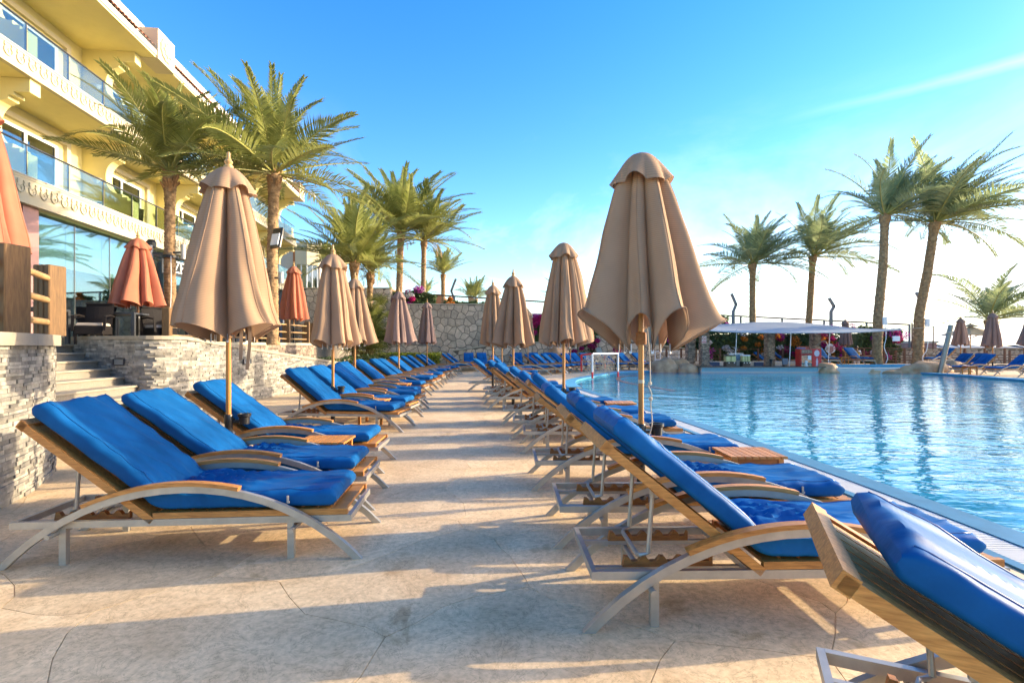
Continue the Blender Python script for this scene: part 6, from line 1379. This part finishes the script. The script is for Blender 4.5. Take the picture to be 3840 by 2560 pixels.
house('low white house with a doorway beyond the hill fence', -8.2, -2.8, 62.0, 3.5, 6.3, M['white_wall'], [(1.3,0.2,1.6,2.2)]); house('terracotta pillar house beside the tall trunk', -9.2, -8.0, 58, 3.5, 7.2, M['terracotta']); house('small terracotta block right of the white house', -2.75, -1.2, 60, 3.5, 6.2, M['terracotta']); house('long white garden wall on the hill', -1.1, 22, 64, 2.5, 5.4, M['white_wall']); house('terracotta roofed block above the left wall', -19.0, -16.4, 70, 3.5, 9.3, M['terracotta'])
house('purplish low wall line beyond the right fence', 27, 36.5, 44, 1.2, 1.75, pm("mauve_wall",(0.30,0.18,0.19),0.8), dep=0.4)
# orange notice and round sign near the path
t = empty('notice_sign', (20.7, 36.2, 0.35), 0, 'terracotta notice board with white lettering below the bougainvillea', 'sign'); MB().box((-0.55,-0.03,0.18),(0.55,0.03,1.12)).build('board', pm("notice_red",(0.48,0.13,0.08),0.6), t); MB().box((-0.5,0.03,0),(-0.42,0.1,1.0)).build('leg', M['dark_wood'], t); MB().box((0.42,0.03,0),(0.5,0.1,1.0)).build('leg', M['dark_wood'], t)
for z, w in ((0.92,0.32),(0.80,0.5),(0.68,0.6),(0.56,0.55)): MB().box((-w/2,-0.036,z-0.025),(w/2,-0.032,z+0.025)).build('text_line', M['white'], t)
t = empty('round_sign', (22.75, 36.6, 0.3), 0, 'white ring-shaped sign board behind the lounger', 'sign'); MB().prism([(0.36*math.cos(2*PI*k/24),0.95+0.40*math.sin(2*PI*k/24)*(1 if math.sin(2*PI*k/24) > 0 else .7)) for k in range(24)], lambda u,v,d: (u,d,v), -0.03, 0.03).build('board', M['white'], t); MB().prism([(0.22*math.cos(2*PI*k/24),0.95+0.25*math.sin(2*PI*k/24)) for k in range(24)], lambda u,v,d: (u,d,v), -0.036, -0.032).build('print', pm("sign_print",(0.45,0.22,0.18),0.6,var=.5,scale=14), t); MB().box((-0.04,0,0),(0.04,0.05,0.7)).build('leg', M['white'], t)
# electric boxes and conduits on the two tall palms
for x, z, lab in ((23.38,3.05,'grey electric box on the palm nearer the bar'),(26.05,2.95,'grey electric box on the leaning palm')): tag(MB().bevbox((-0.13,-0.08,-0.24),(0.13,0.05,0.24),0.02).build('junction_box', M['white'], loc=(x,32.12,z)), lab, 'electric box', 'grey boxes on palms')
for pts, lab in (([(23.4,32.08,2.8),(23.42,32.06,2.0),(23.3,32.05,1.4),(23.5,32.03,0.8),(23.35,31.98,0.4)],'white conduit winding down the palm nearer the bar'),([(26.12,32.08,2.7),(26.05,32.05,1.9),(25.9,32.0,1.2),(25.65,31.98,0.8),(25.7,31.95,0.4)],'white conduit winding down the leaning palm')): tag(MB().tube(smooth_pts([Vector(p) for p in pts],5), 0.022, 6).build('conduit', M['white']), lab, 'conduit')
t = empty('lamp_box', (24.0,32.0,1.95), 0, 'pale square lamp on the side of the palm nearer the bar', 'lamp'); MB().bevbox((-0.22,-0.06,-0.16),(0.22,0.04,0.16),0.02).build('lens', M['lens'], t); MB().box((-0.3,0.0,-0.03),(-0.2,0.05,0.03)).build('bracket', M['black'], t)
t = empty('wall_fan', (19.05, 31.5, 1.45), 0, 'grey curved shower arm on the right bar column', 'shower arm'); MB().tube(smooth_pts([Vector(p) for p in [(-0.3,-0.02,0.1),(0.05,-0.08,0.35),(0.28,-0.08,0.15),(0.25,-0.08,-0.22),(0.12,-0.08,-0.18)]],5), 0.03, 7).build('pipe', M['steel'], t, smooth=True); MB().lathe([(0.05,0),(0.08,0.06)],10,(-0.12,-0.05,0.02)).build('valve', M['black'], t)
# ------------------------------------------------------------------ people: one skinned body each with clothes as children
def person(loc, rz, label, top, legs, vest=None, arms='down'):
    t = empty('person', loc, rz, label, 'person'); J = {'pelvis':(0,0,.95),'chest':(0,0,1.30),'neck':(0,0,1.47),'head':(0,-0.02,1.60),'crown':(0,0,1.72)}
    hands = {'down':[(-.27,-.05,.86),(.27,-.05,.86)], 'fold':[(-.02,-.30,1.16),(.10,-.32,1.20)], 'out':[(-.30,-.34,1.10),(-.20,-.36,1.06)]}[arms]
    vs, es, rs = [], [], []
    def v(p, r): vs.append(p); rs.append(r); return len(vs)-1
    pe = v(J['pelvis'], .15); wa = v((0,0,1.12), .135); ch = v(J['chest'], .165); ne = v(J['neck'], .062); he = v(J['head'], .092); cr = v((0,0,1.69), .075); es += [(pe,wa),(wa,ch),(ch,ne),(ne,he),(he,cr)]
    for sx, hd in ((-1, hands[0]), (1, hands[1])):
        sh = v((sx*.20,0,1.40), .070); el = v((sx*.27,0.02,1.14), .048); ha = v(hd, .036); es += [(ch,sh),(sh,el),(el,ha)]
        hp = v((sx*.10,0,.86), .105); kn = v((sx*.11,-.02,.48), .07); an = v((sx*.11,0.02,.08), .045); to = v((sx*.12,-.15,.03), .04); es += [(pe,hp),(hp,kn),(kn,an),(an,to)]
    def skin(name, vs, es, rs, mat, grow=0.0, parent=None):
        me = bpy.data.meshes.new(name); me.from_pydata(vs, es, []); o = bpy.data.objects.new(name, me); COL.objects.link(o)
        m = o.modifiers.new('skin', 'SKIN'); m.use_smooth_shade = True
        for i, sv in enumerate(me.skin_vertices[0].data if me.skin_vertices else []): sv.radius = (rs[i]+grow,)*2
        if not me.skin_vertices: 
            bm = bmesh.new(); bm.from_mesh(me); lay = bm.verts.layers.skin.verify()
            for i, q in enumerate(bm.verts): q[lay].radius = (rs[i]+grow,)*2; q[lay].use_root = (i == 0)
            bm.to_mesh(me); bm.free()
        o.modifiers.new('sub', 'SUBSURF').levels = 1; o.modifiers['sub'].render_levels = 1
        dg = bpy.context.evaluated_depsgraph_get(); m2 = bpy.data.meshes.new_from_object(o.evaluated_get(dg)); bpy.data.objects.remove(o); m2.materials.clear(); m2.materials.append(mat); return put(name, m2, parent)
    skin('body', vs, es, rs, M['skin'], 0, t)
    sv = [J['pelvis'],(0,0,1.12),J['chest'],(-.20,0,1.40),(-.27,.02,1.16),(.20,0,1.40),(.27,.02,1.16)]; skin('shirt', sv, [(0,1),(1,2),(2,3),(3,4),(2,5),(5,6)], [.15,.135,.165,.07,.05,.07,.05], top, 0.014, t)
    tv = [(0,0,.95),(-.10,0,.86),(-.11,-.02,.48),(-.11,.02,.12),(.10,0,.86),(.11,-.02,.48),(.11,.02,.12)]; skin('trousers', tv, [(0,1),(1,2),(2,3),(0,4),(4,5),(5,6)], [.15,.105,.07,.05,.105,.07,.05], legs, 0.014, t)
    MB().lathe([(0.005,0.0),(0.085,-0.01),(0.105,-0.06),(0.103,-0.12),(0.09,-0.14)], 14, (0,0.015,1.755)).build('hair', M['hair'], t, smooth=True)
    MB().add([(-.012,-.112,1.62),(.012,-.112,1.62),(0,-.135,1.585),(0,-.105,1.58)], [(0,1,2),(0,2,3),(1,3,2)]).build('nose', M['skin'], t)
    for sx in (-1, 1): MB().cbox((sx*.034,-.108,1.635),(.018,.01,.010)).build('eye', M['black'], t)
    MB().cbox((0,-.104,1.555),(.04,.01,.008)).build('mouth', M['red'], t)
    if vest: MB().grid(2, 9, lambda i, j: (0.19*math.sin(R(-60+120*j/8)), -0.19*math.cos(R(-60+120*j/8)), 0.98+0.40*i)).build('vest', vest, t)
    return t
person((22.3+1.25, 35.0, -0.27), R(-15), 'person in a white jacket over a bright yellow top behind the railing', M['white_cloth'], M['white_cloth'], M['yellow_cloth'])
person((24.85, 35.1, -0.27), R(-70), 'person in a grey T-shirt reaching forward behind the railing', M['grey_cloth'], M['jeans'], None, 'out')
t = empty('umbrella_frames', (36.0, 47.0, -0.3), 0, 'thin white beach frames showing above the right railing', 'frame')
for x in (0,1.6): 
    MB().beam((x,0,0),(x,0,2.3),0.06,0.06).build('post', M['grey_paint'], t); MB().beam((x-0.9,0,1.4),(x,0,2.2),0.05,0.05).build('strut', M['grey_paint'], t); MB().beam((x+0.9,0,1.4),(x,0,2.2),0.05,0.05).build('strut', M['grey_paint'], t)
